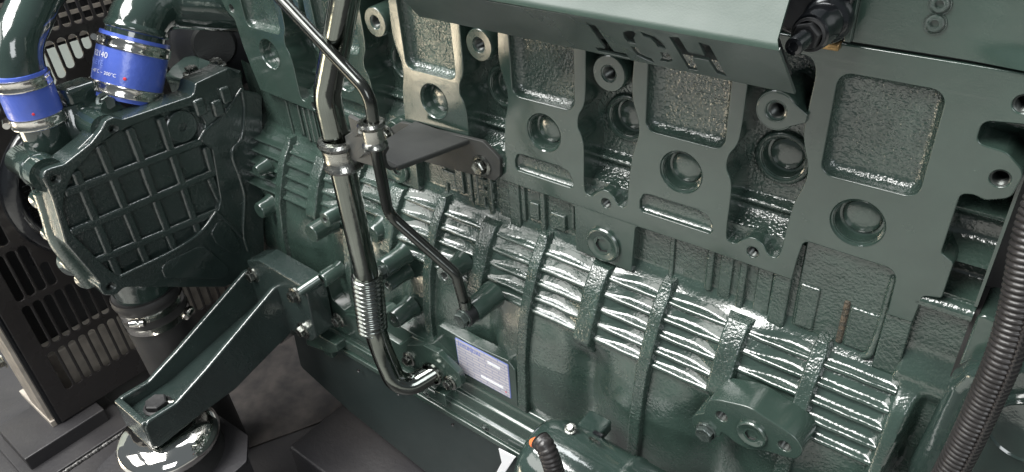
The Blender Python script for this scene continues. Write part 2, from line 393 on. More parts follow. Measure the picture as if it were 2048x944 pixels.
for k, c in enumerate(CC):
    x0, x1, z0, z1 = panel_rect(k); holes.append(rrect(c+x0, c+x1, z0, z1, 0.010, 6))
    holes.append(circ(c-0.0005, PLUG_Z, PLUG_R-0.0004, 44))
    if 1 <= k <= 4: holes.append(rnd([(c+a, b) for a, b in SLOT], 0.004, 4))
for v in VC:
    holes.append(spline2([(v+a, b) for a, b in VAL], 5)); holes.append(circ(v-0.0025, 0.7425-0.0005, 0.0053, 20))
for x, z, r in ((-0.029, 0.864, 0.0062), (-0.030, 0.9175, 0.0062), (-0.931, 0.852, 0.0052)): holes.append(circ(x, z, r, 20))
plate("machined_face", rnd(out, 0.003), holes, FXZ(0.0), 0.050, 0.0010, "green_paint", block, 35)

def dish(name, x0, x1, z0, z1, r, y0, depth, m, parent, flat=False):
    """floor of a cast pocket with a fillet all round"""
    g = G(); rings = []; S = 6
    for k in range(S+1):
        a = pi/2*k/S; ins = 0.0075*(1-cos(a)); y = y0+depth*sin(a)
        rings.append([(p.x, y, p.y) for p in rrect(x0+ins, x1-ins, z0+ins, z1-ins, max(r-ins*0.6, 0.003), 6)])
    n = len(rings[0]); vs = [p for R in rings for p in R]; fs = []
    for i in range(S):
        for k in range(n): k2 = (k+1) % n; fs.append((i*n+k, i*n+k2, (i+1)*n+k2, (i+1)*n+k))
    fs.append(tuple(range(S*n, S*n+n))); g.add(vs, fs)
    return obj(name, g, m, parent, 60)
for k, c in enumerate(CC):
    x0, x1, z0, z1 = panel_rect(k)
    dish("recessed_panel", c+x0-.0002, c+x1+.0002, z0-.0002, z1+.0002, 0.010, 0.0015, 0.010, "green_rough", block)
    if 1 <= k <= 4: dish("recessed_slot", c-0.0415, c+0.0355, 0.7455, 0.768, 0.005, 0.0015, 0.0055, "green_cast", block)
# core plugs
def core_plug_mesh():
    R = PLUG_R
    pr = [(R+.0003, 0.0004), (R-.0006, -0.0010), (R-.0016, -0.0014), (R-.0018, -0.0028), (R-.0022, -0.0030), (R-.0024, -0.0105), (R-.0034, -0.0125), (R-.0052, -0.0130),
          (R-.0060, -0.0122), (R-.0066, -0.0112), (R-.0078, -0.0106), (R-.012, -0.0100), (R-.016, -0.0097), (0.0, -0.0096)]
    return mesh("core_plug", lathe(pr, M.Identity(4), 48), "plug_paint", 30)
CPM = core_plug_mesh()
for c in CC: link("core_plug", CPM, block, frame((c-0.0005, 0, PLUG_Z), (1, 0, 0), (0, 0, 1), (0, -1, 0)))
# valleys: floor, deep plug, threaded boss
def valley_floor(v):
    g = G(); vs = []; fs = []; nx, nz = 52, 140
    for j in range(nz+1):
        z = 0.735+0.195*j/nz
        for i in range(nx+1):
            x = v-0.038+0.076*i/nx
            y = 0.036-0.010*sm(0.782, 0.776, z)+0.006*sm(0.776, 0.768, z)-0.020*sm(0.768, 0.748, z)
            y += 0.0015*sin(z*160+v*40)*0.4
            vs.append((x, y, z))
    for j in range(nz):
        for i in range(nx):
            a = j*(nx+1)+i; q = [vs[b] for b in (a, a+1, a+nx+2, a+nx+1)]
            mx = sum(p[0] for p in q)/4; mz = sum(p[2] for p in q)/4
            if (mx-v)**2+(mz-0.8205)**2 > 0.0222**2: fs.append((a, a+1, a+nx+2, a+nx+1))
    g.add(vs, fs); return g
for i, v in enumerate(VC):
    obj("valley_floor", valley_floor(v), "green_rough", block, 60)
    fr = frame((v+0.0, 0.0315, 0.8205), (1, 0, 0), (0, 0, 1), (0, -1, 0))
    obj("plug_collar", lathe([(0.0262, -0.012), (0.0250, -0.004), (0.0240, -0.0008), (0.0228, 0.0), (0.0204, 0.0)], fr, 40), "green_cast", block, 40)
    link("core_plug", CPM, block, fr)
    b = (v+0.0012, 0, 0.8785); fr = frame((b[0], -0.003, b[2]), (1, 0, 0), (0, 0, 1), (0, -1, 0))
    bo = obj("threaded_boss", lathe([(0.0185, -0.045), (0.0172, -0.006), (0.0168, -0.001), (0.0160, 0.0), (0.0083, 0.0), (0.0078, -0.0008), (0.0066, -0.0012)], fr, 40), "green_paint", block, 35)
    if i == 0:
        td = [V((b[0]+0.0155*cos(a_), b[2]+0.0155*sin(a_))) for a_ in [radians(38+d*9.5) for d in range(30)]]+[V((b[0]+0.0235, b[2]-0.0045)), V((b[0]+0.0240, b[2]+0.0020))]
        plate("boss_web", td, [circ(b[0], b[2], 0.0085, 32)], FXZ(-0.0034), 0.03, 0.0008, "green_paint", bo)
    link("threaded_hole", THREAD, bo, fr @ M.Translation((0, 0, -0.001)) @ M.Scale(0.0064, 4))
    link("threaded_hole", THREAD, block, frame((v-0.0025, 0.0002, 0.742), (1, 0, 0), (0, 0, 1), (0, -1, 0)) @ M.Scale(0.0052, 4))
for x, z, r in ((-0.029, 0.864, 0.006), (-0.030, 0.9175, 0.006), (-0.931, 0.852, 0.005)):
    link("threaded_hole", THREAD, block, frame((x, 0.0002, z), (1, 0, 0), (0, 0, 1), (0, -1, 0)) @ M.Scale(r, 4))
# big socket plugs on the pads
def socket_plug(o, w, R, parent, name="socket_plug", m="green_paint", hexr=0.43):
    fr = axis_frame(o, w); u = R/0.0165
    g = lathe([(R*0.98, -0.003), (R, 0.0005), (R, 0.0022*u), (R*0.94, 0.0034*u), (R*0.86, 0.0037*u), (R*0.80, 0.0032*u), (R*0.62, 0.0032*u), (R*0.54, 0.0026*u)], fr, 40)
    h = 0.0026*u; a = [fr @ V((p.x, p.y, h)) for p in hexring(R*hexr, 0, 0.2)]; b = [fr @ V((p.x, p.y, h-0.009*u)) for p in hexring(R*hexr*0.94, 0, 0.2)]
    ring = [fr @ V((R*0.54*cos(2*pi*k/24+0.2), R*0.54*sin(2*pi*k/24+0.2), h)) for k in range(24)]
    vs = ring+a; fs = [(k, (k+1) % 24, 24+((k+1)//4) % 6, 24+(k//4) % 6) if (k//4) % 6 != ((k+1)//4) % 6 else (k, (k+1) % 24, 24+(k//4) % 6) for k in range(24)]
    g.add(vs, fs); so = obj(name, g, m, parent, 30)
    hs_ = G().add(a+b, [(k, (k+1) % 6, 6+(k+1) % 6, 6+k) for k in range(6)]+[tuple(range(6, 12))])  # socket walls coloured dark to stand for the shade inside
    if so.parent.type == 'EMPTY': obj("shaded_hex_socket", hs_, "dark_metal", so, 25)
    else: obj("shaded_hex_socket", hs_, "dark_metal", so.parent, 25)
    return so
for pc in PADS[:2]: socket_plug((pc, 0.0, 0.6925), MINUS_Y, 0.0198, block)

# ---- vertical ribs and cooling fins
def vrib(x, w, z0, z1, lift, tipz, name, m, cap=True):
    """rib swept down the crankcase profile"""
    g = G(); n = 26; vs = []; fs = []; sec = [(-0.62, 0.012), (-0.5, 0.0015), (-0.42, 0.0), (0.42, 0.0), (0.5, 0.0015), (0.62, 0.012)]
    for j in range(n+1):
        z = z0+(z1-z0)*j/n; yo = interp(ZRIB, min(z, 0.672))-lift
        f = 1.0
        if cap: f = sqrt(max(0.0, 1-max(0, (z-(z1-0.007))/0.0072)**2))*0.35+0.65
        y_in = sm(z0+tipz, z0, z)*0.014 if tipz else 0
        for a, d in sec: vs.append((x+a*w*f, yo+d+y_in, z))
    m_ = len(sec)
    for j in range(n):
        for i in range(m_-1): fs.append((j*m_+i, j*m_+i+1, (j+1)*m_+i+1, (j+1)*m_+i))
    base = n*m_; vs += [(p[0], 0.02, p[2]) for p in vs[base:base+m_]]
    k2 = len(vs)-m_
    for i in range(m_-1): fs.append((base+i, base+i+1, k2+i+1, k2+i))
    g.add(vs, fs)
    return obj(name, g, m, block, 60, bevel=0.0020, seg=3)
for c in CC: vrib(c-0.006, 0.0135, 0.425, 0.676, 0.002, 0.03, "column_rib", "green_rough")
for i, v in enumerate(VC): vrib(v-0.004, 0.0210, 0.575 if i != 0 else 0.585, 0.668, 0.004, 0.02, "bearing_rib", "green_rough", False)
FINZ = [0.6575, 0.6430, 0.6270, 0.6110, 0.5965]
def fin(xa, xb, z, name="cooling_fin", h=0.0046, straight=False):
    """shelf-like fin between two ribs; its outer edge is straight, its root follows the wall"""
    g = G(); n = 16; vs = []; fs = []
    yb = interp(ZRIB, z)+0.0030; z_ = z; ph = random.random()*6
    for i in range(n+1):
        x = xa+(xb-xa)*i/n; yo = yb+0.0002*sin(i*0.9+ph); z = z_+0.00015*sin(i*0.6+ph*2)
        yw = max(wall_y(x, z+h*0.5)+0.0004, yo+0.0016); d = yw-yo; e = min(1.0, d/0.008)
        vs += [(x, yw+0.0025, z+h*0.5+0.0060*e+0.001), (x, yw-0.0004, z+h*0.5+0.0026*e), (x, yw-0.22*d, z+h*0.5+0.0008*e), (x, yo+0.30*d+0.0008, z+h*0.48), (x, yo+0.0013, z+h*0.36), (x, yo+0.0003, z+h*0.12), (x, yo, z-h*0.12),
               (x, yo+0.0004, z-h*0.42), (x, yo+0.0020, z-h*0.62), (x, yw+0.004, z-h*0.9)]
    K = 10
    for i in range(n):
        for k in range(K-1): a = i*K+k; fs.append((a, a+1, a+K+1, a+K))
    fs += [tuple(range(K)), tuple(range(n*K, n*K+K))]
    g.add(vs, fs); return obj(name, g, "fin_paint", block, 60)
for k, c in enumerate(CC):
    rx = c-0.006
    if k < 5:
        for z in FINZ: fin(VC[k]-0.004+0.006, rx-0.004, z) if False else None
    for z in FINZ:
        if k == 0: fin(rx+0.004, -0.049, z)
        else: fin(rx+0.004, VC[k-1]-0.010, z)
        if k < 5: fin(VC[k]+0.003, rx-0.004, z)
        else: fin(-0.955, rx-0.004, z)
# bars, nubs and marks cast on the upper wall
def wallbar(x, w, z0, z1, h): w *= 1.25; h *= 1.25; return obj("wall_bar", box(x-w/2, x+w/2, 0.012-h, 0.016, z0, z1), "green_cast", block, 40, bevel=min(h*0.45, 0.0022), seg=3)
for s in (0.0, -0.303, -0.606):
    for x, w, z0, z1, h in ((-0.2285, 0.006, 0.676, 0.728, 0.004), (-0.213, 0.010, 0.668, 0.728, 0.0025), (-0.196, 0.006, 0.668, 0.728, 0.0045), (-0.176, 0.012, 0.672, 0.728, 0.003),
                            (-0.269, 0.004, 0.672, 0.728, 0.0022), (-0.160, 0.013, 0.664, 0.728, 0.0055)):
        if x+s > -0.95: wallbar(x+s, w, z0, z1, h)
    for x, w, z0, z1, h in ((-0.425, 0.006, 0.674, 0.728, 0.004), (-0.386, 0.005, 0.690, 0.728, 0.0035), (-0.455, 0.009, 0.676, 0.728, 0.003), (-0.522, 0.007, 0.676, 0.728, 0.0035), (-0.548, 0.010, 0.682, 0.728, 0.003)):
        if x+s > -0.95: wallbar(x+s, w, z0, z1, h)
for x, w, z0, z1 in ((-0.505, 0.022, 0.690, 0.700), (-0.505, 0.022, 0.704, 0.714), (-0.480, 0.018, 0.684, 0.696), (-0.480, 0.018, 0.700, 0.712), (-0.405, 0.020, 0.682, 0.702), (-0.437, 0.014, 0.684, 0.706), (-0.565, 0.024, 0.690, 0.708)):
    obj("cast_block", box(x-w/2, x+w/2, 0.0075, 0.0135, z0, z1), "green_cast", block, 40, bevel=0.0020, seg=3)
for q, (x, z) in enumerate(((-.497, .722), (-.476, .719), (-.499, .712), (-.477, .707), (-.499, .698), (-.477, .694), (-.499, .686), (-.405, .688), (-.437, .700))):
    obj("casting_mark", box(x-0.0055, x+0.0055, 0.0095, 0.0135, z-0.0014, z+0.0014), "green_cast", block, 40, bevel=0.0012)
link("threaded_hole", THREAD, block, frame((-0.160, 0.0062, 0.7085), (1, 0, 0), (0, 0, 1), (0, -1, 0)) @ M.Scale(0.0046, 4))
obj("hole_land", lathe([(0.0075, 0.0), (0.0072, 0.001), (0.0050, 0.001)], frame((-0.160, 0.0068, 0.7085), (1, 0, 0), (0, 0, 1), (0, -1, 0)), 28), "green_paint", block, 30)
# lower pocket by the last cylinder: side ridge, tongue with scraped paint
obj("pocket_ridge", tube(fillet_path([(-0.0755, 0.008, 0.757), (-0.0758, 0.007, 0.70), (-0.0775, 0.004, 0.676), (-0.083, 0.004, 0.672)], 0.01, 5), 0.0032, 10), "green_cast", block, 60)
obj("pocket_floor", box(-0.147, -0.0735, 0.0085, 0.016, 0.672, 0.768), "green_cast", block, 40, bevel=0.002)
obj("pocket_tongue", box(-0.0735, -0.0535, 0.0022, 0.022, 0.662, 0.7275), "green_cast", block, 40, bevel=0.0012)
obj("raised_step", box(-0.1445, -0.127, 0.0062, 0.012, 0.676, 0.722), "green_cast", block, 40, bevel=0.0018)
obj("scraped_edge", box(-0.1070, -0.1018, 0.0064, 0.0105, 0.673, 0.7195), "bare_cast", block, 40, bevel=0.0018, label="strip where the green paint is scraped to bare brown metal")
obj("raised_step", box(-0.1012, -0.0775, 0.0062, 0.0105, 0.674, 0.716), "green_cast", block, 40, bevel=0.0018)
# recess with two ridges beside the rear joint
g = G(); vs = []; fs = []; nz, nx = 60, 6
for j in range(nz+1):
    z = 0.745+0.165*j/nz
    y = 0.034-0.024*exp(-((z-0.829)/0.0085)**2)-0.024*exp(-((z-0.786)/0.0065)**2)-0.034*sm(0.763, 0.750, z)-0.01*exp(-((z-0.893)/0.01)**2)
    for i in range(nx+1): vs.append((-0.056+0.0393*i/nx, y, z))
for j in range(nz):
    for i in range(nx): a = j*(nx+1)+i; fs.append((a, a+1, a+nx+2, a+nx+1))
obj("ridged_recess", G().add(vs, fs), "green_cast", block, 60)
obj("joint_filler", box(-0.034, 0.02, 0.042, 0.09, 0.39, 0.936), "black_rubber", block, None)
obj("joint_filler", box(-0.0175, -0.0135, 0.004, 0.06, 0.39, 0.752), "black_rubber", block, None)
obj("joint_edge", box(-0.0185, -0.0163, 0.006, 0.05, 0.755, 0.935), "green_paint", block, None)

# ---- lower flange, pads and bosses
FL = [(0.02, 0.452), (-0.056, 0.452), (-0.0605, 0.446), (-0.0615, 0.432), (-0.066, 0.430), (-0.0675, 0.421), (-0.0675, 0.412), (-0.073, 0.4105), (-0.0742, 0.407), (-0.0742, 0.395), (-0.0732, 0.393), (0.02, 0.393)]
obj("lower_flange", prism([(p[0], p[1]) for p in FL], FYZ(0), -0.965, -0.0175), "green_paint", block, 40, bevel=0.0012)
def pad(name, pxs, y, depth, r, m="green_paint", bevel=0.0015):
    pts = [at(a, b, y=y) for a, b in pxs]; return plate(name, rnd([(p.x, p.z) for p in pts], r, 5), [], FXZ(y), depth, bevel, m, block, 40)
pad("name_plate_pad", [(873, 648), (942, 688), (1016, 722), (1031, 742), (1036, 815), (1066, 838), (1075, 862), (1000, 830), (905, 778), (880, 748)], -0.0580, 0.016, 0.006, bevel=0.0012)
pad("side_pad", [(640, 540), (655, 565), (665, 600), (690, 622), (760, 622), (800, 652), (868, 690), (873, 752), (940, 800), (830, 748), (700, 680), (640, 640), (600, 600)], -0.0670, 0.024, 0.006)
pad("flange_pad", [(668, 655), (690, 628), (735, 634), (752, 660), (800, 690), (822, 672), (860, 690), (905, 735), (900, 778), (790, 718), (700, 672)], -0.0710, 0.016, 0.006)
def boss(px, py, y, r, r2, depth, hole, axis=(0, -1, 0), tr=0.004, m="green_paint", cap=False):
    p = at(px, py, y=y); fr = axis_frame(p, axis)
    pr = [(r2*1.22, -depth-0.004), (r2*1.04, -depth+0.003), (r2, -depth+0.006), (r, -0.0012), (r*0.93, 0.0)]
    pr += [(tr*1.25, 0.0), (tr*1.1, -0.001)] if hole else [(0.001, 0.0)]
    b = obj("boss", lathe(pr, fr, 32), m, block, 35)
    if hole: link("threaded_hole", THREAD, b, fr @ M.Translation((0, 0, -0.0002)) @ M.Scale(tr*1.05, 4))
    return p
boss(650, 440, -0.078, 0.0105, 0.0108, 0.036, True, tr=0.0034); boss(622, 468, -0.078, 0.0130, 0.0135, 0.032, False)
boss(518, 422, -0.066, 0.0120, 0.0135, 0.020, False); boss(512, 343, -0.046, 0.0085, 0.0110, 0.016, False)
p = boss(765, 537, -0.080, 0.0122, 0.0126, 0.034, False); put("bolt", HEXB, p+V((0.001, -0.0003, -0.004)), MINUS_Y, 0.0085, block)
boss(774, 571, -0.0795, 0.0095, 0.0098, 0.032, True, tr=0.0036)
boss(786, 640, -0.084, 0.0125, 0.0132, 0.030, True, tr=0.0036)
boss(645, 562, -0.084, 0.0105, 0.0110, 0.030, True, tr=0.0034)
boss(889, 553, -0.068, 0.0125, 0.0128, 0.030, True, tr=0.0048)
boss(744, 470, -0.048, 0.0120, 0.0140, 0.016, False)
# drain flange with socket plug
DY = -0.066
pts = [(200, 330), (215, 275), (270, 242), (400, 265), (570, 310), (700, 390), (900, 520), (985, 610), (1000, 680), (955, 725), (880, 720), (700, 665), (560, 650), (460, 600), (350, 515), (320, 545), (230, 560), (130, 510), (95, 410), (125, 365), (190, 352)]
q = [at(1360+a*.2441, 740+b*.2441, y=DY) for a, b in pts]
ho = [at(1360+340*.2441, 740+382*.2441, y=DY), at(1360+855*.2441, 740+625*.2441, y=DY)]
dfl = plate("drain_flange", spline2([(p.x, p.z) for p in q], 5), [circ(p.x, p.z, 0.0056, 20) for p in ho], FXZ(DY), 0.034, 0.0010, "green_paint", block, 40)
for p in ho: link("threaded_hole", THREAD, dfl, frame(p+V((0, 0.0002, 0)), (1, 0, 0), (0, 0, 1), (0, -1, 0)) @ M.Scale(0.0055, 4))
socket_plug(at(1360+590*.2441, 740+520*.2441, y=DY), MINUS_Y, 0.0142, dfl)
put("bolt", HEXB, at(1360+215*.2441, 740+500*.2441, y=DY), MINUS_Y, 0.0088, dfl, 0.5)

# ================================================================== flywheel housing
fw = thing("flywheel_housing", "dark green housing bolted to the rear end of the block behind the thick conduit", "engine housing", (0.06, 0.05, 0.40))
plate("housing_wall", rnd([(-0.0145, 0.40), (0.16, 0.40), (0.16, 0.70), (0.05, 0.745), (-0.0145, 0.7545)], 0.006), [], FXZ(0.0005), 0.06, 0.0025, "green_paint", fw)
bp_ = [at(a, b, y=-0.022) for a, b in ((1893, 775), (1925, 745), (1985, 728), (2075, 722), (2110, 960), (1790, 1010), (1815, 930))]
plate("housing_bulge", rnd([(p.x, p.z) for p in bp_], 0.018, 8), [], FXZ(-0.022), 0.04, 0.010, "green_smooth", fw, 60, 5)
pp = at(2062, 868, y=-0.03); obj("round_cover", lathe([(0.030, -0.015), (0.0285, 0.0), (0.0270, 0.0015), (0.0255, 0.0), (0.0, 0.0012)], frame(pp, (1, 0, 0), (0, 0, 1), (0, -1, 0)), 40), "green_smooth", fw, 40)
obj("recess_shade_sheet", box(-0.012, 0.2, 0.08, 0.10, 0.70, 1.0), "black_gloss", fw, None)  # black sheet standing in for the shade of the empty space here

# ================================================================== cylinder head
hd = thing("cylinder_head", "smooth green cylinder head side above the block with two small socket screws", "cylinder head", (-0.02, 0.04, 0.94))
g = G(); vs = []; fs = []; nx, nz = 50, 30
for j in range(nz+1):
    z = 0.9395+0.13*j/nz
    for i in range(nx+1):
        x = -0.139+0.20*i/nx; y = 0.0005-0.0045*sm(0.953, 0.9405, z)*sm(-0.075, -0.02, x)
        y -= 0.004*exp(-((x+0.005)/0.035)**2-((z-0.995)/0.03)**2)
        vs.append((x, y, z))
for j in range(nz):
    for i in range(nx): a = j*(nx+1)+i; fs.append((a, a+1, a+nx+2, a+nx+1))
obj("head_side", G().add(vs, fs), "green_paint", hd, 60)
obj("head_body", box(-0.139, 0.061, 0.006, 0.3, 0.9395, 1.07), "green_dark", hd, None)
obj("head_gasket", box(-0.9, 0.061, 0.004, 0.3, 0.9372, 0.9393), "dark_metal", hd, None)
obj("head_end_plate", box(-0.1440, -0.1392, -0.004, 0.06, 0.9398, 1.07), "green_paint", hd, None, bevel=0.0008)
SOCK = mesh("socket_screw", lathe([(1.22, 0.0), (1.2, 0.12), (1.05, 0.06), (1.0, -0.25), (0.98, 0.22), (0.80, 0.34), (0.48, 0.34), (0.44, 0.2), (0.42, -0.4), (0.0, -0.4)], M.Identity(4), 28), "plug_paint", 30)
for a in ((1880, 8), (1870, 47)): link("socket_screw", SOCK, hd, axis_frame(at(*a, y=0.0), MINUS_Y) @ M.Scale(0.0058, 4))

# ---- black flange and stud beside the head
ex = thing("exhaust_flange", "black manifold flange with a long stud and nut beside the heat shield", "manifold", (-0.17, 0.0, 0.94))
q = [at(a, b, y=-0.012) for a, b in ((1712, -60), (1706, 0), (1690, 40), (1662, 82), (1645, 98), (1625, 92), (1560, 60), (1520, -60))]
plate("flange_plate", rnd([(p.x, p.z) for p in q], 0.006), [], FXZ(-0.012), 0.020, 0.002, "black_gloss", ex)
s0 = V((-0.1535, 0, 0.9575)); fr = frame((s0.x, -0.012, s0.z), (1, 0, 0), (0, 0, 1), (0, -1, 0))
obj("spacer", lathe([(0.0165, 0), (0.0165, 0.006), (0.0150, 0.009), (0.0132, 0.011), (0.0132, 0.028), (0.0122, 0.031), (0.0122, 0.036), (0.008, 0.038)], fr, 36), "black_gloss", ex, 35)
put("nut", bolt_mesh("nut", 1.18, 0.62, "dark_unit", 0.2), (s0.x, -0.049, s0.z), MINUS_Y, 0.0094, ex)
obj("stud", lathe([(0.0060, 0), (0.0060, 0.018), (0.0054, 0.0205), (0.0032, 0.021), (0.0028, 0.0200), (0, 0.0200)], frame((s0.x, -0.055, s0.z), (1, 0, 0), (0, 0, 1), (0, -1, 0)), 28), "black_gloss", ex, 35)
obj("gasket_edge", box(-0.168, -0.146, -0.0045, 0.004, 0.9325, 0.9375), "brass_gasket", ex, None, bevel=0.001, label="torn brass coloured gasket edge")

# ================================================================== heat shield with HOT cut through it
hs = thing("heat_shield", "folded green sheet metal heat shield with HOT cut through its lip", "heat shield", (-0.33, -0.08, 0.92))
A = V((-0.153, -0.060, 0.920)); B = V((-0.153, -0.1015, 0.9635))
U = PLUS_X; Wd = (B-A).normalized(); Nn = U.cross(Wd).normalized()
if Nn.y > 0: Nn = -Nn
lipf = frame(A, U, Wd, U.cross(Wd).normalized())
inv = lipf.inverted()
def lip(px, py): p = inv @ atp(px, py, A, Nn); return (p.x, p.y)
outl = [lip(1590, 190), lip(838, 33), lip(790, -18), lip(720, -40), lip(830, -1), lip(1560, 103)]
z3 = lambda L: [lip(1140+a*.1695, 20+b*.1695) for a, b in L]
T_ = [(185, 140), (240, 180), (295, 182), (515, 488), (660, 518), (700, 572), (335, 490), (295, 440), (410, 458)]
O1 = [(625, 270), (680, 250), (745, 255), (775, 285), (745, 330), (760, 370), (775, 402), (680, 380), (640, 330)]
O2 = [(835, 262), (900, 285), (1000, 320), (1060, 370), (1120, 435), (1135, 468), (1035, 440), (1010, 400), (950, 340), (870, 315)]
O3 = [(715, 430), (800, 450), (830, 500), (890, 550), (960, 575), (995, 625), (900, 590), (800, 540), (745, 480)]
O4 = [(1065, 500), (1150, 510), (1195, 555), (1205, 600), (1150, 620), (1060, 600), (1090, 560)]
H_ = [(1170, 320), (1280, 325), (1390, 500), (1590, 540), (1515, 385), (1640, 420), (1850, 790), (1735, 750), (1635, 600), (1445, 565), (1510, 722), (1400, 700)]
LT = 0.0024
outl = [(0.0, 0.0), lip(838, 33), lip(790, -18), (lip(790, -18)[0]-0.02, 0.0555), (0.0, 0.0600)]
me = plate_mesh("lip", [V(p) for p in outl], [[V(p) for p in z3(L)] for L in (T_, O1, O2, O3, O4, H_)], lipf, LT, 0.0004, "lip_lit_paint", 30, 1)
wnorm(link("lip", me, hs))
plate("letter_shade_plate", [V((-0.006, 0.004)), V((outl[1][0]+0.03, 0.004)), V((outl[1][0]+0.01, 0.050)), V((-0.006, 0.052))], [], lipf @ M.Translation((0, 0, -0.011 if (lipf @ V((0, 0, 1))-lipf @ V((0, 0, 0))).y < 0 else 0.011)), 0.0015, 0.0003, "black_satin", hs)  # black plate added behind the letters to stand in for shade
FX0 = outl[3][0]-0.153
g = G(); n = 14; vs = []; fs = []
foldp = A+Wd*0.0600
for j in range(n+1):
    t = j/n
    if t < 0.3: s = t/0.3; a = s*radians(68); off = V((0, 0.006*(1-cos(a))*0.8, 0.006*sin(a)*1.0)); d = off
    else: d = V((0, 0.0030, 0.0056))+V((0, 0.075, 0.105))*((t-0.3)/0.7)
    for th in (0, 1):
        for x in (FX0, -0.153): vs.append((x-(0.010*t if x == -0.153 else 0), foldp.y+d.y+th*0.002, foldp.z+d.z-th*0.0012))
for j in range(n):
    a = j*4
    fs += [(a, a+1, a+5, a+4), (a+2, a+6, a+7, a+3), (a+1, a+3, a+7, a+5), (a, a+4, a+6, a+2)]
fs += [(0, 2, 3, 1), (n*4, n*4+1, n*4+3, n*4+2)]
obj("top_sheet", G().add(vs, fs), "top_dimmed_paint", hs, 35)

# ================================================================== oil pan
pan = thing("oil_pan", "flat dark grey green oil pan hanging under the crankcase", "oil pan", (-0.5, 0.0, 0.2))
py0 = -0.0735
q = [at(a, b, y=py0) for a, b in ((578, 640), (598, 735), (640, 778), (700, 828), (860, 956), (1120, 1180))]
outp = [(-0.93, 0.392), (q[0].x, 0.392)]
plate("pan_side", rnd([(q[0].x, 0.3925), (q[1].x, q[1].z, .01), (q[3].x, q[3].z, .01), (q[4].x, q[4].z), (q[5].x, q[5].z), (-0.02, 0.20), (-0.02, 0.3925)], 0.004), [], FXZ(-0.0715), 0.35, 0.004, "green_pan", pan)
obj("pan_flange", box(-0.955, -0.02, -0.0775, 0.05, 0.3835, 0.3925), "green_paint", pan, 40, bevel=0.0012)
for x in (-0.905, -0.80, -0.70, -0.60, -0.50, -0.40): put("bolt", HEXB, (x, -0.062, 0.3832), (0, 0, -1), 0.006, pan)
for px, py, y in ((702, 690, -0.0680), (868, 786, -0.0680), (1008, 866, -0.0680), (716, 742, -0.0778), (796, 788, -0.0778), (905, 850, -0.0778)):
    obj("bolt_hole", lathe([(0.0026, 0.0003), (0.0022, -0.001), (0, -0.004)], axis_frame(at(px, py, y=y), MINUS_Y), 14), "black_rubber", pan, 40)
for x in (-0.86, -0.765, -0.655, -0.575, -0.47, -0.385): put("bolt", BOLT, (x, -0.0742, 0.4015), MINUS_Y, 0.0036, pan, x*9)
for px, py in ((655, 697), (882, 790)):
    p = at(px, py, y=-0.079); obj("stiffening_lug", box(p.x-0.010, p.x+0.010, -0.081, -0.06, p.z-0.014, p.z+0.006), "green_paint", pan, 40, bevel=0.0015)

# ================================================================== front gear cover (ribbed), its face looks along the engine
XF = -0.95
fc = thing("front_cover", "dark green front cover with a grid of raised ribs, left of the block", "engine cover", (-0.98, -0.16, 0.50))
def c6(a, b, x=XF): p = at(80+a*.4449, 180+b*.4449, x=x); return (p.y, p.z)
OUT = [(10, 400), (20, 365), (55, 350), (110, 335), (230, 240), (275, 180), (295, 140), (330, 122), (375, 132), (690, 25), (700, -30), (850, -100), (905, -70), (918, 0), (1000, 20), (1010, 800), (920, 850), (830, 888),
       (380, 888), (340, 925), (290, 925), (265, 890), (270, 870), (115, 690), (60, 500), (40, 450)]
INN = [(112, 470), (150, 375), (258, 255), (390, 172), (540, 112), (690, 70), (745, 150), (722, 232), (775, 268), (812, 490), (800, 545), (705, 650), (600, 722), (480, 790), (356, 842), (300, 800), (140, 640), (105, 540)]
ho = [circ(*c6(68, 402), 0.0052, 16), circ(*c6(330, 178), 0.0052, 16), circ(*c6(320, 885), 0.0055, 16)]
plate("cover_frame", rnd([c6(*p) for p in OUT], 0.008, 4), [rnd([c6(*p) for p in INN], 0.008, 4)]+ho, FYZ(XF), 0.040, 0.0022, "green_dark", fc, 40)
plate("cover_web", rnd([c6(*p) for p in [(30, 420), (120, 340), (300, 160), (680, 40), (900, -40), (990, 60), (1000, 780), (820, 870), (380, 870), (290, 860), (120, 660)]], 0.01), [], FYZ(XF-0.0085), 0.025, 0.002, "green_dark", fc)
for h in ((68, 402), (330, 178), (320, 885)):
    y_, z_ = c6(*h); link("threaded_hole", THREAD, fc, frame((XF-0.0004, y_, z_), (0, 1, 0), (0, 0, 1), (1, 0, 0)) @ M.Scale(0.0050, 4))
RIBS = [[(100, 462), (722, 226)], [(125, 640), (815, 352)], [(235, 768), (815, 532)],
        [(150, 360), (350, 838)], [(258, 240), (480, 788)], [(392, 165), (600, 722)], [(532, 118), (708, 645)], [(738, 250), (772, 372)], [(752, 380), (806, 500)]]
for ri, L in enumerate(RIBS):
    a = c6(*L[0], x=XF-0.0085); b = c6(*L[-1], x=XF-0.0085)
    obj("rib", bar((XF-0.0087, a[0], a[1]), (XF-0.0087, b[0], b[1]), 0.0125, 0.0076 if ri < 3 else 0.0071, PLUS_X), "green_dark", fc, 40, bevel=0.0036, seg=3)
for L in ([(905, -5), (860, 60), (800, 135), (745, 178), (715, 225)], [(905, -5), (918, 90), (905, 215), (862, 282), (900, 400), (918, 480), (914, 640), (935, 720)], [(790, 545), (860, 610), (905, 660)], [(360, 838), (600, 722), (720, 640), (790, 548)]):
    pts3 = [V((XF+0.0005, *c6(*p))) for p in L]
    obj("casting_ridge", tube(smooth_path(pts3, 5), 0.0030, 10), "green_dark", fc, 60)
y_, z_ = c6(645, 168); obj("round_boss", lathe([(0.024, -0.012), (0.0225, 0.0), (0.021, 0.0012), (0.0065, 0.0012), (0.006, -0.002), (0, -0.003)], frame((XF-0.0035, y_, z_), (0, 1, 0), (0, 0, 1), (1, 0, 0)), 36), "green_dark", fc, 35)
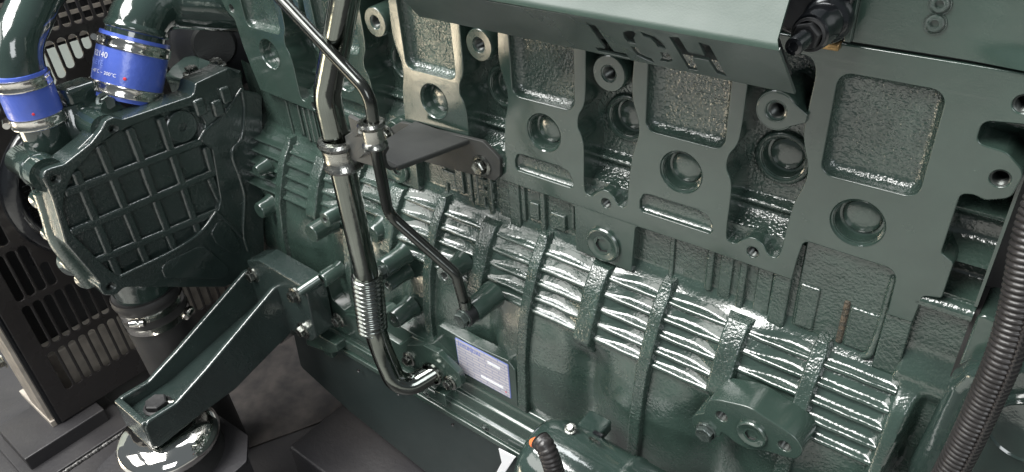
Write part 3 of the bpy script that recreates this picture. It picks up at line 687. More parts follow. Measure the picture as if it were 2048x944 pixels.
for L in ([(540, 800), (575, 765), (700, 705), (740, 700), (850, 800), (840, 838), (800, 848), (560, 846)], [(765, 640), (800, 585), (840, 590), (900, 690), (900, 730), (860, 735), (790, 690)]):
    plate("raised_pad", rnd([c6(*p) for p in L], 0.008, 4), [], FYZ(XF+0.0022), 0.006, 0.0018, "green_dark", fc)
for a, b in ((715, 75), (795, 80), (830, 20)):
    y_, z_ = c6(a, b); obj("casting_lug", box(XF-0.002, XF+0.006, y_-0.008, y_+0.008, z_-0.012, z_+0.012), "green_dark", fc, 40, bevel=0.003)
# left flange post, running back from the face
p0 = V((XF-0.012, *c6(58, 395))); 
obj("flange_post", lathe([(0, 0), (0.0215, 0.0), (0.0215, 0.022), (0.0228, 0.023), (0.0228, 0.026), (0.0205, 0.028), (0.0205, 0.075), (0.015, 0.082), (0, 0.083)], axis_frame(p0, (-1, 0, 0)), 32), "green_smooth", fc, 40)
y_, z_ = c6(320, 160); obj("flange_post", lathe([(0, 0), (0.018, 0.0), (0.018, 0.05), (0.03, 0.065), (0.03, 0.09), (0, 0.091)], axis_frame((XF-0.012, y_-0.004, z_-0.006), (-1, 0, 0)), 32), "green_smooth", fc, 40)
# cast back edge seen along the cover's outer side
L = [c6(45, 470, x=XF-0.03), c6(75, 560, x=XF-0.03), c6(115, 690, x=XF-0.03), c6(190, 790, x=XF-0.03), c6(265, 880, x=XF-0.03)]
obj("cast_edge", tube(smooth_path([V((XF-0.046, a-0.002, b)) for a, b in L], 5), 0.012, 14), "green_cast", fc, 60)
for a, b, r in ((15, 490, 0.013), (60, 640, 0.010), (150, 780, 0.019), (215, 850, 0.013)):
    y_, z_ = c6(a, b, x=XF-0.05); obj("cast_knob", lathe([(r, -0.02), (r, 0.006), (r*0.8, 0.010), (0, 0.012)], axis_frame((XF-0.055, y_, z_), (0.4, -1, 0.1)), 24), "green_smooth", fc, 45)
# upper platform with two bolts and the clutch of parts behind it
pz = 0.748
pl_ = [at(a, b, z=pz) for a, b in ((330, 150), (345, 132), (378, 107), (420, 122), (445, 130), (482, 140), (470, 160), (385, 165))]
tpl = plate("top_platform", rnd([(p.x, p.y) for p in pl_], 0.004), [], FXY(pz), 0.012, 0.0015, "green_smooth", fc)
for a in ((385, 146), (434, 131)): put("bolt", BOLTZ, at(*a, z=pz+0.001), PLUS_Z, 0.0095, tpl)
obj("rear_wall", box(-1.075, -0.995, -0.05, 0.02, 0.50, 0.742), "green_dark", fc, None)

# ---- coolant outlet housing behind the cover
ch = thing("coolant_outlet", "dark green coolant outlet with square cast boss between the two blue hoses", "coolant housing", (-1.03, -0.2, 0.70))
p = at(150, 228, x=-1.03)
obj("outlet_body", lathe([(0.034, -0.05), (0.031, -0.02), (0.027, 0.0), (0.021, 0.010), (0.020, 0.018)], axis_frame(p, (0, 0, 1)), 28), "green_smooth", ch, 60)
pb = at(158, 190, x=-1.03)
obj("square_boss", box(pb.x-0.018, pb.x+0.018, pb.y-0.021, pb.y+0.021, pb.z-0.021, pb.z+0.017), "green_smooth", ch, 50, bevel=0.006, seg=3)
obj("arm", tube([at(165, 235, x=-1.03), at(200, 225, x=-1.01), at(225, 222, x=-0.985)], 0.016, 18), "green_smooth", ch, 60)
put("bolt", BOLT, at(214, 205, x=-0.995), (1, -0.15, 0.25), 0.0095, ch)
q = [at(a, b, z=0.722) for a, b in ((65, 290), (95, 275), (150, 282), (150, 292), (80, 322))]
plate("base_sheet", rnd([(p.x, p.y) for p in q], 0.003), [], FXY(0.7225), 0.004, 0.0008, "green_smooth", ch)
pst = at(92, 268, x=-1.03); obj("hose_stub", lathe([(0.0285, -0.03), (0.0285, 0.06)], axis_frame(pst, (0, 0.0, 1)), 28), "green_smooth", ch, 50)
obj("lower_body", box(-1.09, -0.995, -0.265, -0.06, 0.52, 0.690), "green_dark", ch, None, bevel=0.02, seg=3)
obj("top_deck", box(-1.10, -0.99, -0.285, -0.185, 0.688, 0.716), "green_smooth", ch, 40, bevel=0.008, seg=3)
obj("label_bracket", prism([(p.y, p.z) for p in (at(50, 325, x=-1.0), at(52, 345, x=-1.0), at(68, 392, x=-1.0), at(58, 350, x=-1.0))], FYZ(-1.0), -0.001, 0.001), "green_smooth", ch, None)

# ================================================================== blue hoses, coolant pipes
def hose(name, label, pa, pb, r, bulge, parts):
    t = thing(name, label, "hose", pb, "blue silicone hoses")
    P = [pa.lerp(pb, k/16) for k in range(17)]
    obj("sleeve", tube(P, lambda s: r*(1+bulge*sin(pi*s)**0.7), 40), "blue_silicone", t, 60)
    ax = (pa-pb).normalized()
    for s in parts:
        c = pb.lerp(pa, s); rr = r*(1+bulge*sin(pi*s)**0.7)+0.0012; w = 0.0075
        fr = axis_frame(c, ax)
        cl = obj("clamp_band", lathe([(rr-0.001, -w), (rr+0.0006, -w*0.95), (rr+0.0010, -w*0.7), (rr+0.0006, -w*0.55), (rr+0.0004, 0), (rr+0.0006, w*0.55), (rr+0.0010, w*0.7), (rr+0.0006, w*0.95), (rr-0.001, w)], fr, 44), "clamp_steel", t, 35)
        # worm-screw housing on the far left flank
        d = (V((-0.35, -1, 0)) - ax*V((-0.35, -1, 0)).dot(ax)).normalized()
        hc = c+d*(rr+0.003); tn = ax.cross(d)
        obj("clamp_screw", tube([hc-tn*0.010, hc+tn*0.010], 0.0042, 12), "clamp_steel", cl, 40)
    return t, ax
ha, hb = at(271, 74, x=-1.02), at(250, 198, x=-1.02)
hose_r, axr = hose("silicone_hose", "larger blue silicone hose under the bent green pipe, white print on its side", ha, hb, 0.0430, 0.03, (0.15, 0.86))
la, lb = at(38, 142, x=-1.03), at(80, 246, x=-1.03)
hose_l, axl = hose("silicone_hose", "smaller blue silicone hose at the left edge with one red dot", la, lb, 0.0300, 0.05, (0.12, 0.84))
def wrap_print(txt, px, py, size, t, pa, pb, r, m, name="print"):
    """flat print bent round the hose"""
    ax = (pa-pb).normalized(); tocam = (CAM-(pa+pb)/2); d = (tocam-ax*tocam.dot(ax)).normalized(); e = ax.cross(d)
    cu = bpy.data.curves.new("t", 'FONT'); cu.body = txt; cu.size = size; cu.extrude = 0
    o = bpy.data.objects.new("t", cu); COL.objects.link(o); bpy.context.view_layer.update()
    me = bpy.data.meshes.new_from_object(o); bpy.data.objects.remove(o); bpy.data.curves.remove(cu)
    for v_ in me.vertices:
        a = (px+v_.co.x)/r; h = py+v_.co.y
        v_.co = pb+ax*h+(d*cos(a)+e*sin(a))*(r*1.03+0.0009)
    me.name = name; me.materials.append(MATS[m]); return link(name, me, t)
hl = (ha-hb).length; rr = 0.043
wrap_print("82140", -0.0545, hl*0.60, 0.0105, hose_r, ha, hb, rr, "white_print")
wrap_print("PILEYE", -0.060, hl*0.47, 0.0095, hose_r, ha, hb, rr, "pale_blue_print")
wrap_print("-40°C ~ 200°C", -0.052, hl*0.35, 0.0062, hose_r, ha, hb, rr, "white_print")
def dot(t, pa, pb, r, px, py, s):
    ax = (pa-pb).normalized(); tocam = (CAM-(pa+pb)/2); d = (tocam-ax*tocam.dot(ax)).normalized(); e = ax.cross(d); a = px/r
    n_ = d*cos(a)+e*sin(a); obj("red_dot", lathe([(s, 0.0), (s*0.8, 0.0006), (0, 0.0008)], axis_frame(pb+ax*py+n_*(r*1.035), n_), 14), "red_print", t, None)
dot(hose_r, ha, hb, rr, -0.004, hl*0.36, 0.0022); dot(hose_l, la, lb, 0.030, -0.003, (la-lb).length*0.33, 0.0019)
# bent pipes
t = thing("coolant_pipe", "fat glossy green coolant pipe bending from the larger blue hose toward the block", "pipe", ha, "green coolant pipes")
P = fillet_path([hb.lerp(ha, 0.8), ha+axr*0.030, at(300, 8, x=-1.03)+V((0, 0.02, 0)), at(480, 12, x=-0.99), at(620, -20, x=-0.97)], [0.05, 0.075, 0.05], 10)
obj("pipe_body", tube(P, 0.0375, 36), "green_smooth", t, 60)
pc = ha+axr*0.012; obj("pipe_bead", lathe([(0.037, -0.006), (0.0405, -0.003), (0.0405, 0.001), (0.037, 0.006)], axis_frame(pc, axr), 36), "green_smooth", t, 50)
t = thing("coolant_pipe", "fat glossy green pipe rising from the smaller blue hose to the top left corner", "pipe", la, "green coolant pipes")
P = fillet_path([lb.lerp(la, 0.8), at(30, 90, x=-1.03), at(75, -10, x=-1.05), at(140, -90, x=-1.07)], [0.08, 0.09], 10)
obj("pipe_body", tube(P, 0.0275, 36), "green_smooth", t, 60)

# lower rubber hose with two worm clamps
rh = thing("rubber_hose", "black rubber coolant hose with two worm clamps under the front cover", "hose", (-1.0, -0.2, 0.2))
ra, rb = at(288, 575, x=-1.0), at(392, 790, x=-1.0); ra.x = rb.x = -1.0
rb = ra+(rb-ra)*1.6
obj("hose_body", tube([ra.lerp(rb, k/10) for k in range(11)], 0.0465, 36), "black_rubber", rh, 60)
rx = (rb-ra).normalized()
obj("hose_mouth", lathe([(0.0475, 0.0), (0.049, 0.003), (0.049, 0.012), (0.0475, 0.015)], axis_frame(ra, rx), 36), "black_rubber", rh, 40)
obj("stub_pipe", tube([ra-rx*0.05, ra+rx*0.01], 0.042, 32), "green_smooth", rh, 60)
for d in (0.024, 0.049):
    c = ra+rx*d; rr = 0.0472; w = 0.0055
    tilt = (rx+V((0, 0.0, 0))).normalized(); fr = axis_frame(c, tilt)
    obj("clamp_band", lathe([(rr-0.001, -w), (rr+0.0008, -w), (rr+0.0011, 0), (rr+0.0008, w), (rr-0.001, w)], fr, 40), "clamp_steel", rh, 35)
    tc = CAM-c; dd = (tc-tilt*tc.dot(tilt)).normalized(); e = tilt.cross(dd); ang = radians(32 if d < 0.03 else 48)
    s1 = dd*cos(ang)+e*sin(ang); s2 = dd*cos(ang)-e*sin(ang); side = s1 if s1.dot(RT) > 0 else s2
    tn = tilt.cross(side); hc = c+side*(rr+0.005)
    obj("clamp_screw", lathe([(0.0065, -0.006), (0.0065, 0.004), (0.005, 0.006), (0.0018, 0.006), (0.0016, 0.0045), (0, 0.0045)], axis_frame(hc, -tn if tn.dot(CAM-hc) < 0 else tn), 16), "clamp_steel", rh, 40)
    obj("screw_housing", tube([hc-tn*0.010, hc+tn*0.010], 0.0058, 10), "clamp_steel", rh, 40)

# ================================================================== radiator package
XG = -1.25
rad = thing("radiator", "radiator core with grey bars behind the black slotted guard", "radiator", (-1.36, -0.1, 0.15))
core_x = -1.34
obj("core", box(core_x-0.05, core_x, -0.36, 0.6, 0.758, 1.2), "core_fin", rad, None)
obj("core", box(core_x-0.05, core_x, -0.36, 0.6, 0.16, 0.590), "core_fin", rad, None)
for k in range(16):
    z = 0.764+k*0.0180; obj("core_tube", box(core_x-0.001, core_x+0.006, -0.355, 0.55, z, z+0.0062), "alu_bar", rad, None)
for k in range(70):
    y_ = -0.35+k*0.0085
    if k < 70: obj("core_fin", box(core_x-0.0005, core_x+0.0012, y_, y_+0.0035, 0.758, 1.05), "core_fin", rad, None)
obj("lower_rail", box(core_x+0.002, core_x+0.05, -0.35, 0.5, 0.165, 0.275), "alu_bar", rad, None, bevel=0.003)
for k in range(9):
    x = XG-0.012-k*0.0088; obj("side_slat", box(x-0.0040, x, -0.3705, -0.3645, 0.175, 1.0), "alu_bar", rad, None)
obj("side_channel", box(core_x-0.05, XG-0.004, -0.364, -0.352, 0.16, 1.1), "black_satin", rad, None)
obj("side_foot", box(core_x-0.05, XG-0.006, -0.372, -0.3645, 0.163, 0.1745), "alu_bar", rad, None)
put("bolt", BOLTZ, at(6, 720, y=-0.37), MINUS_Y, 0.011, rad)

pb_ = plate("daylight_backing", rrect(-0.75, 1.3, 0.02, 0.80, 0.02), [], FYZ(-1.95), 0.02, 0.003, "daylight_backing", None); tag(pb_, "pale grey green backing added for the daylight seen through the radiator slots", "board")  # added backing, stands in for the daylit background beyond the radiator
gd = thing("radiator_guard", "black sheet steel guard with rows of long slots in front of the radiator", "guard", (-1.25, -0.1, 0.16))
def slot_poly(y, z0, z1, w=0.0126): return rrect(y-w/2, y+w/2, z0, z1, w*0.49, 5)
SP = 0.0176; holes_lo = []; holes_up = []
rows = [(0.2215, 0.307), (0.3195, 0.4085), (0.4205, 0.508), (0.520, 0.600)]
RC = V((-0.150, 0.565)); RR = 0.122                     # round fan opening of the shroud
def clear_ring(y, z0, z1, m=0.018):
    for k in range(9):
        z = z0+(z1-z0)*k/8
        if (V((y, z))-RC).length < RR+m: return False
    return True
for j, (z0, z1) in enumerate(rows):
    for k in range(32):
        y_ = -0.3215+0.004*(j % 2)*0+k*SP
        if y_ > 0.20: break
        if clear_ring(y_, z0, z1): holes_lo.append(slot_poly(y_, z0, z1))
        elif j >= 2 and clear_ring(y_, z0, z0+0.05): holes_lo.append(slot_poly(y_, z0, z0+0.045))
for k in range(36):
    y_ = -0.3215+k*SP
    holes_up.append(slot_poly(y_, 0.805, 0.898)); holes_up.append(slot_poly(y_, 0.912, 1.0))
    d = V((y_, 0.0)); zz = None
    dy = y_-RC.x
    zb = 0.728+0.016*((y_+0.14)/0.0176)*0.62 if y_ > -0.145 else 0.728
    zb = min(zb, 0.775)
    if y_ < -0.205: zb = 0.715
    zt = 0.793
    if zt-zb > 0.02: holes_up.append(slot_poly(y_, zb, zt))
ring = circ(RC.x, RC.y, RR-0.055, 64)
holes_all = holes_lo+[h for h in holes_up if clear_ring(sum(p[0] for p in h)/len(h), min(p[1] for p in h), max(p[1] for p in h), -0.02)]
plate("guard_sheet", [V(p) for p in ((-0.357, 0.166), (0.35, 0.166), (0.35, 1.1), (-0.357, 1.1))], holes_all+[circ(RC.x, RC.y, RR-0.012, 64)], FYZ(XG), 0.004, 0.0014, "guard_black", gd, 30, 1)
obj("guard_side", box(XG-0.045, XG-0.003, -0.3600, -0.3572, 0.166, 1.1), "black_gloss", gd, None)
sh = thing("fan_shroud", "round black fan shroud lip left of the ribbed cover", "fan shroud", (XG, RC.x, 0.40))
g = lathe([(RR-0.020, -0.05), (RR-0.019, 0.0), (RR-0.016, 0.010), (RR-0.008, 0.016), (RR+0.004, 0.014), (RR+0.012, 0.006), (RR+0.013, 0.0)], frame((XG, RC.x, RC.y), (0, 1, 0), (0, 0, 1), (1, 0, 0)), 96)
obj("shroud_lip", g, "black_gloss", sh, 45)
g = G()
for k in range(38):
    y_ = RC.x-0.122+k*0.0066; g2 = box(-1.300, -1.297, y_, y_+0.0016, RC.y-0.125, RC.y+0.125, g)
for k in range(27):
    z = RC.y-0.122+k*0.0095; box(-1.2985, -1.2955, RC.x-0.125, RC.x+0.125, z, z+0.0018, g)
o = obj("fan_mesh", g, "black_satin", sh, None); o["kind"] = "stuff"
fb = thing("fan_belt_cover", "curved grey fan pulley partly seen behind the bent pipe", "pulley", (-1.12, 0.05, 0.7))
p = at(395, 92, x=-1.12); obj("pulley_rim", lathe([(0.0, 0.03), (0.055, 0.03), (0.062, 0.026), (0.064, 0.0), (0.085, -0.01), (0.088, -0.04), (0, -0.04)], axis_frame(p+V((0, 0.03, 0)), (0.85, -0.5, 0.1)), 40), "black_satin", fb, 40)
obj("pulley_hub", lathe([(0.0, 0.045), (0.03, 0.045), (0.034, 0.03)], axis_frame(p+V((0, 0.03, 0)), (0.85, -0.5, 0.1)), 32), "dark_metal", fb, 40)

# ================================================================== engine mount bracket
mb = thing("mount_bracket", "green cast mounting arm with two tall webs bolted to the crankcase", "bracket", (-0.87, -0.20, 0.36))
MY = -0.108
q = [at(a, b, y=MY) for a, b in ((493, 521), (517, 520), (603, 572), (614, 590), (632, 676), (622, 684), (585, 662), (560, 690), (520, 640))]
mpl = plate("mounting_plate", rnd([(p.x, p.z) for p in q], 0.005), [], FXZ(MY), 0.034, 0.0022, "green_dark", mb)
XR, XL = -0.829, -0.899
W = [(555, 562), (407, 740), (349, 805), (284, 846), (306, 901), (401, 826), (468, 777), (588, 655)]
wp = [at(a, b, x=XR) for a, b in W]; wp2 = [(p.y, p.z) for p in wp]; wp2[0] = (-0.10, wp2[0][1]); wp2[-1] = (-0.10, wp2[-1][1])
plate("web", rnd(wp2, 0.010, 5), [], FYZ(XR+0.004), 0.009, 0.0028, "green_dark", mb, 50, 3)
plate("web", rnd(wp2, 0.010, 5), [], FYZ(XL+0.004), 0.009, 0.0028, "green_dark", mb, 50, 3)
ye = min(p[0] for p in wp2); zt = wp2[3][1]; zb = wp2[4][1]
obj("end_wall", box(XL-0.003, XR+0.002, ye+0.0005, ye+0.010, zb+0.001, zt-0.0005), "green_dark", mb, 45, bevel=0.003, seg=3)
fl = [(-0.10, wp2[-1][1]+0.028), (-0.20, wp2[-1][1]+0.006), (-0.268, zb+0.031), (ye+0.004, zb+0.029), (ye+0.004, zb+0.002), (-0.27, zb+0.004), (-0.20, wp2[-1][1]-0.016), (-0.10, wp2[-1][1]+0.01)]
obj("arm_floor", prism(fl, FYZ(0), XL, XR), "green_dark", mb, 45, bevel=0.0015)
bc = V(((XL+XR)/2, -0.306, zb+0.0300))
put("mount_bolt", HEXD, bc, PLUS_Z, 0.0150, mb, 0.1)
obj("washer_key", tube([bc+V((0.008, 0.012, 0.001)), bc+V((0.02, 0.022, 0.001))], 0.0045, 12), "zinc", mb, 40)
for a, b in ((506, 550), (590, 590), (607, 660)): put("bolt", BOLTZ, at(a, b, y=MY), MINUS_Y, 0.0088, mpl, random.random())
put("bolt", BOLTZ, at(678, 640, y=-0.082), MINUS_Y, 0.0082, mb)
obj("spacer_tube", tube([at(640, 556, y=-0.085), at(600, 583, y=-0.112)], 0.0072, 16), "green_paint", mb, 50)
q = [at(a, b, y=-0.090) for a, b in ((612, 672), (632, 668), (672, 690), (676, 704), (662, 708), (612, 690))]
plate("foot_lug", rnd([(p.x, p.z) for p in q], 0.002), [], FXZ(-0.090), 0.018, 0.0015, "green_paint", mb)

# ---- vibration mount with chrome cap
vm = thing("vibration_mount", "round rubber engine mount with bright chrome dome under the mounting arm", "engine mount", (bc.x, bc.y, 0.24))
c0 = V((bc.x+0.004, bc.y-0.006, zb-0.001))
obj("chrome_cap", lathe([(0.010, -0.001), (0.040, -0.002), (0.055, -0.006), (0.064, -0.013), (0.0685, -0.021), (0.0690, -0.027), (0.0675, -0.033), (0.066, -0.034), (0.062, -0.031)], axis_frame(c0, PLUS_Z), 64), "chrome", vm, 50)
obj("rubber_body", lathe([(0.060, -0.032), (0.058, -0.045), (0.064, -0.060), (0.07, -0.075)], axis_frame(c0, PLUS_Z), 48), "black_rubber", vm, 50)
bz = zb-0.066
oc = [(c0.x+a, c0.y+b) for a, b in ((-0.092, -0.035), (-0.078, -0.080), (-0.02, -0.115), (0.078, -0.075), (0.098, -0.02), (0.090, 0.055), (0.05, 0.085), (-0.06, 0.080), (-0.088, 0.045))]
plate("base_plate", rnd(oc, 0.008), [], FXY(bz), 0.007, 0.001, "skid_paint", vm)
obj("mount_stud", lathe([(0.006, 0), (0.006, 0.022), (0.005, 0.024), (0, 0.024)], axis_frame((c0.x+0.070, c0.y-0.046, bz), PLUS_Z), 20), "zinc", vm, 40)
put("nut", BOLTZ, (c0.x+0.070, c0.y-0.046, bz+0.0005), PLUS_Z, 0.0115, vm)
obj("pedestal", box(c0.x-0.05, c0.x+0.075, c0.y-0.06, c0.y+0.065, 0.13, bz-0.0075), "skid_paint", vm, None)

# ================================================================== skid base
sk = thing("skid_base", "dark painted steel skid frame and tray under the engine", "skid frame", (-0.8, -0.1, 0.0))
plate("tray", [V(p) for p in ((-1.75, -0.75), (0.4, -0.75), (0.4, 0.6), (-1.75, 0.6))], [], FXY(0.125), 0.010, 0.001, "skid_paint", sk)
q = [at(a, b, z=0.129) for a, b in ((405, 650), (560, 560), (760, 800), (470, 905), (380, 770))]
plate("dirty_patch", rnd([(p.x, p.y) for p in q], 0.02), [], FXY(0.129), 0.003, 0.0005, "floor_dirty", sk)
q = at(480, 915, z=0.18)
obj("cross_member", box(-0.845, -0.30, -0.16, 0.2, 0.126, 0.19), "skid_paint", sk, None, bevel=0.004)
obj("side_rail", box(-1.75, 0.4, -0.72, -0.56, 0.0, 0.119), "skid_paint", sk, None, bevel=0.004)
obj("side_rail", box(-1.75, 0.4, 0.42, 0.58, 0.0, 0.119), "skid_paint", sk, None, bevel=0.004)
def fbox(z): return [at(a, b, z=z) for a, b in ((0, 762), (112, 832), (150, 870))]
obj("radiator_foot", box(-1.345, -1.222, -0.435, -0.295, 0.1255, 0.163), "skid_paint", sk, None, bevel=0.002)
obj("radiator_foot_plate", box(-1.42, -1.18, -0.45, -0.27, 0.1256, 0.135), "skid_paint", sk, None, bevel=0.002)

def weld(a, b, r, n):
    a, b = V(a), V(b); k = n*6
    P = [a.lerp(b, i/k)+V((0, 0, 0.0006*sin(i*2.1))) for i in range(k+1)]
    return obj("weld_bead", tube(P, [r*(0.72+0.28*abs(cos(pi*i/6)))*(1+0.12*sin(i*0.37)) for i in range(k+1)], 10), "weld_metal", sk, 60)
weld((-1.222, -0.437, 0.127), (-1.222, -0.295, 0.127), 0.0045, 26); weld((-1.345, -0.437, 0.127), (-1.222, -0.437, 0.127), 0.0045, 22); weld((-1.18, -0.45, 0.127), (-1.18, -0.27, 0.127), 0.0040, 30)

# ================================================================== pipes in front of the block
bpipe = thing("breather_pipe", "thick steel breather pipe with a corrugated bellows running down the block", "pipe", (-0.56, -0.08, 0.46))
PX, PY = -0.606, -0.112
top = at(700, -60, y=-0.108); k1 = at(653, 192, y=PY); bl0 = at(733, 548, y=PY); bl1 = at(746, 660, y=PY); kb = at(784, 772, y=PY)
fl_ = at(872, 742, y=-0.074)
kb = V((fl_.x-0.018, -0.122, fl_.z-0.004))
kb = at(800, 785, y=-0.118)
P = fillet_path([top, k1, bl0, bl1, kb, fl_+V((0, 0.004, 0))], [0.055, 0.2, 0.2, 0.030], 12)
r0 = 0.0142
obj("pipe_body", tube(P, r0, 32), "pipe_steel", bpipe, 60)
g = G(); n = 170; vsum = []
axb = (bl1-bl0); L = axb.length; rads = []; path = []
for k in range(n+1):
    s = k/n; path.append(bl0+axb*s); w = 0.5-0.5*cos(2*pi*s*13.0)
    e = sm(0, 0.05, s)*sm(1, 0.95, s); rads.append(r0+0.0010+e*(0.0008+0.0030*w**0.8))
obj("bellows", tube(path, rads, 36), "bellows_steel", bpipe, 60)
q = [at(a, b, y=-0.078) for a, b in ((812, 712), (812, 690), (845, 690), (876, 706), (918, 748), (924, 772), (905, 782), (868, 770), (830, 742))]
efl = plate("end_flange", rnd([(p.x, p.z) for p in q], 0.008, 5), [], FXZ(-0.078), 0.009, 0.0012, "green_paint", bpipe)
for a, b in ((818, 718), (900, 765)): put("bolt", BOLTZ, at(a, b, y=-0.0785), MINUS_Y, 0.0074, efl, random.random())
obj("weld_ring", lathe([(r0+0.0002, -0.001), (r0+0.0022, 0.0), (r0+0.0022, 0.003), (r0+0.0002, 0.004)], axis_frame(at(866, 746, y=-0.082), MINUS_Y), 32), "pipe_steel", bpipe, 40)

tp = thing("oil_pipe", "thin dark steel pipe zigzagging across the block to a hex banjo bolt", "pipe", (-0.5, -0.08, 0.55))
TY = -0.128
pts = [at(520, -60, y=-0.122), at(556, -8, y=-0.122), at(738, 186, y=TY), at(746, 240, y=TY), at(752, 300, y=TY), at(777, 428, y=-0.115), at(912, 548, y=-0.090), at(930, 612, y=-0.090)]
P = fillet_path(pts, [0.03, 0.022, 0.1, 0.1, 0.025, 0.018], 8)
obj("pipe_body", tube(P, 0.0060, 20), "pipe_dark", tp, 60)
be = at(935, 630, y=-0.090)
obj("collar", tube([at(929, 600, y=-0.090), at(932, 618, y=-0.090)], 0.0072, 18), "bellows_steel", tp, 40)
obj("banjo_ring", lathe([(0.0102, -0.006), (0.0118, -0.0055), (0.0118, 0.0055), (0.0102, 0.006), (0.0, 0.006)], axis_frame(be, MINUS_Y), 28), "black_satin", tp, 40)
put("banjo_bolt", HEXB, be+V((0, -0.006, 0)), MINUS_Y, 0.0095, tp, 0.2)
obj("banjo_boss", lathe([(0.0165, -0.045), (0.0145, -0.030), (0.0138, -0.008), (0.0128, -0.0062), (0, -0.0062)], axis_frame(be, MINUS_Y), 32), "green_paint", block, 40)

# clamp bracket (black bent plate) with its backing strap
cb = thing("clamp_bracket", "black bent steel bracket holding the two pipe clamps off the block", "bracket", (-0.56, -0.03, 0.68))
YS = -0.006
q = [at(a, b, y=YS) for a, b in ((770, 262), (800, 244), (965, 283), (988, 306), (1000, 320), (1000, 352), (990, 362), (760, 300))]
plate("strap", rnd([(p.x, p.z) for p in q], 0.006, 5), [], FXZ(YS), 0.005, 0.0010, "black_plate", cb)
put("bolt", BOLTZ, at(964, 331, y=YS), MINUS_Y, 0.0088, cb, 0.1)
put("bolt", BOLTZ, at(776, 268, y=YS), MINUS_Y, 0.0080, cb, 0.4)
a0, a1 = at(832, 244, y=-0.010), at(938, 282, y=-0.010)
b0, b1 = at(762, 298, y=-0.098), at(778, 334, y=-0.098)
zshelf = a1.z
a0 = at(830, 241, y=-0.009); a1 = at(940, 279, y=-0.009); b1 = at(795, 333, y=-0.098); b0 = at(735, 300, y=-0.098)
nrm = (a1-a0).cross(b1-a0).normalized()
if nrm.z < 0: nrm = -nrm
def slab(poly, th, name, m, parent, bev=0.0008):
    n = len(poly); vs = [p for p in poly]+[p-nrm*th for p in poly]
    return obj(name, G().add(vs, [tuple(range(n)), tuple(range(n, 2*n))[::-1]]+[(i, n+i, n+(i+1) % n, (i+1) % n) for i in range(n)]), m, parent, 40, bevel=bev)
slab([a0, a1, b1, b1+(b0-b1)*0.6, b0], 0.0060, "shelf", "black_plate", cb, 0.0016)
# turned-up front lip that carries the clamps
up = V((0, 0, 1))
lipo = [b0+V((0, 0, 0)), b1+V((0, 0, 0))]
g = G(); prof = []
dirx = (b1-b0).normalized()
for k in range(7):
    t = k/6*pi/2; prof.append(V((0, -0.012*sin(t), 0.012*(1-cos(t)))))
prof.append(V((0, -0.0122, 0.046)))
vs = []; e0, e1 = b0, b1
for d in prof: vs += [e0+d, e1+d, e1+d+V((0, -0.0035, -0.0015)), e0+d+V((0, -0.0035, -0.0015))]
fs = []
for k in range(len(prof)-1):
    for j in range(4): fs.append((k*4+j, k*4+(j+1) % 4, k*4+4+(j+1) % 4, k*4+4+j))
fs += [(0, 1, 2, 3), tuple(len(vs)-4+j for j in range(4))]
obj("front_lip", G().add(vs, fs), "black_plate", cb, 50)
obj("clamp_arm", prism([(p.x, p.z) for p in (at(690, 272, y=-0.115), at(745, 240, y=-0.115), at(772, 300, y=-0.115), at(755, 335, y=-0.115), at(700, 318, y=-0.115))], FXZ(-0.110), 0, 0.006), "black_plate", cb, 40, bevel=0.001)

def pipe_clamp(name, label, c, ax, r, tail, w):
    t = thing(name, label, "pipe clamp", c, "bright pipe clamps")
    fr = axis_frame(c, ax)
    obj("band", lathe([(r, -w), (r+0.0048, -w*0.98), (r+0.0060, -w*0.82), (r+0.0048, -w*0.60), (r+0.0034, -w*0.48), (r+0.0034, 0), (r+0.0036, w*0.42), (r+0.0054, w*0.52), (r+0.0070, w*0.74), (r+0.0056, w*0.95), (r, w)], fr, 36), "zinc", t, 35)
    return t
cbp = at(683, 305, y=PY); pa_ = (k1-bl0).normalized()
t = pipe_clamp("pipe_clamp", "wide bright clamp ring round the thick breather pipe", cbp, pa_, r0+0.0022, 1, 0.0175)
for d in (0.013, -0.013):
    obj("ear", bar(cbp+pa_*d+V((0.012, 0.002, 0)), at(752, 268, y=-0.122)+V((0, 0, d*0.8)), 0.004, 0.009, pa_), "black_plate", t, 40, bevel=0.001)
ctp = at(746, 268, y=TY)
t2 = pipe_clamp("pipe_clamp", "narrow bright clamp sleeve round the thin pipe with two small bolts", ctp, PLUS_Z, 0.0068, 1, 0.0140)
for a, b in ((716, 263), (727, 300)):
    p = at(a, b, y=TY-0.004); obj("clamp_bolt", lathe([(0.0, 0.0), (0.0052, 0.0), (0.0052, -0.016)], axis_frame(p, (-0.55, -0.8, 0.1)), 6), "zinc", t2, 20)

# ================================================================== data plate
dp = thing("data_plate", "white rating plate with blue border and HYUNDAI print on the lower crankcase", "name plate", (-0.47, -0.08, 0.50))
LY = -0.0586
q = [at(a, b, y=LY) for a, b in ((912, 681), (1018, 726), (1020, 795), (918, 742))]
x0 = (q[0].x+q[3].x)/2; x1 = (q[1].x+q[2].x)/2; z1 = (q[0].z+q[1].z)/2; z0 = (q[2].z+q[3].z)/2
plate("plate", rrect(x0, x1, z0, z1, 0.0015, 3), [], FXZ(LY), 0.0008, 0.0002, "blue_print", dp, 30, 1)
m = bpy.data.materials.new("plate_face"); m.use_nodes = True; N, L = nodes_of(m); b = N["Principled BSDF"]; b.inputs["Roughness"].default_value = 0.35; b.inputs["Metallic"].default_value = 0.25
tc = N.new("ShaderNodeTexCoord"); mp = N.new("ShaderNodeMapping"); mp.inputs["Rotation"].default_value = (pi/2, 0, 0); L.new(tc.outputs["Object"], mp.inputs[0])
br = N.new("ShaderNodeTexBrick"); br.inputs["Scale"].default_value = 1.0; br.inputs["Brick Width"].default_value = 0.021; br.inputs["Row Height"].default_value = 0.0047; br.inputs["Mortar Size"].default_value = 0.0007
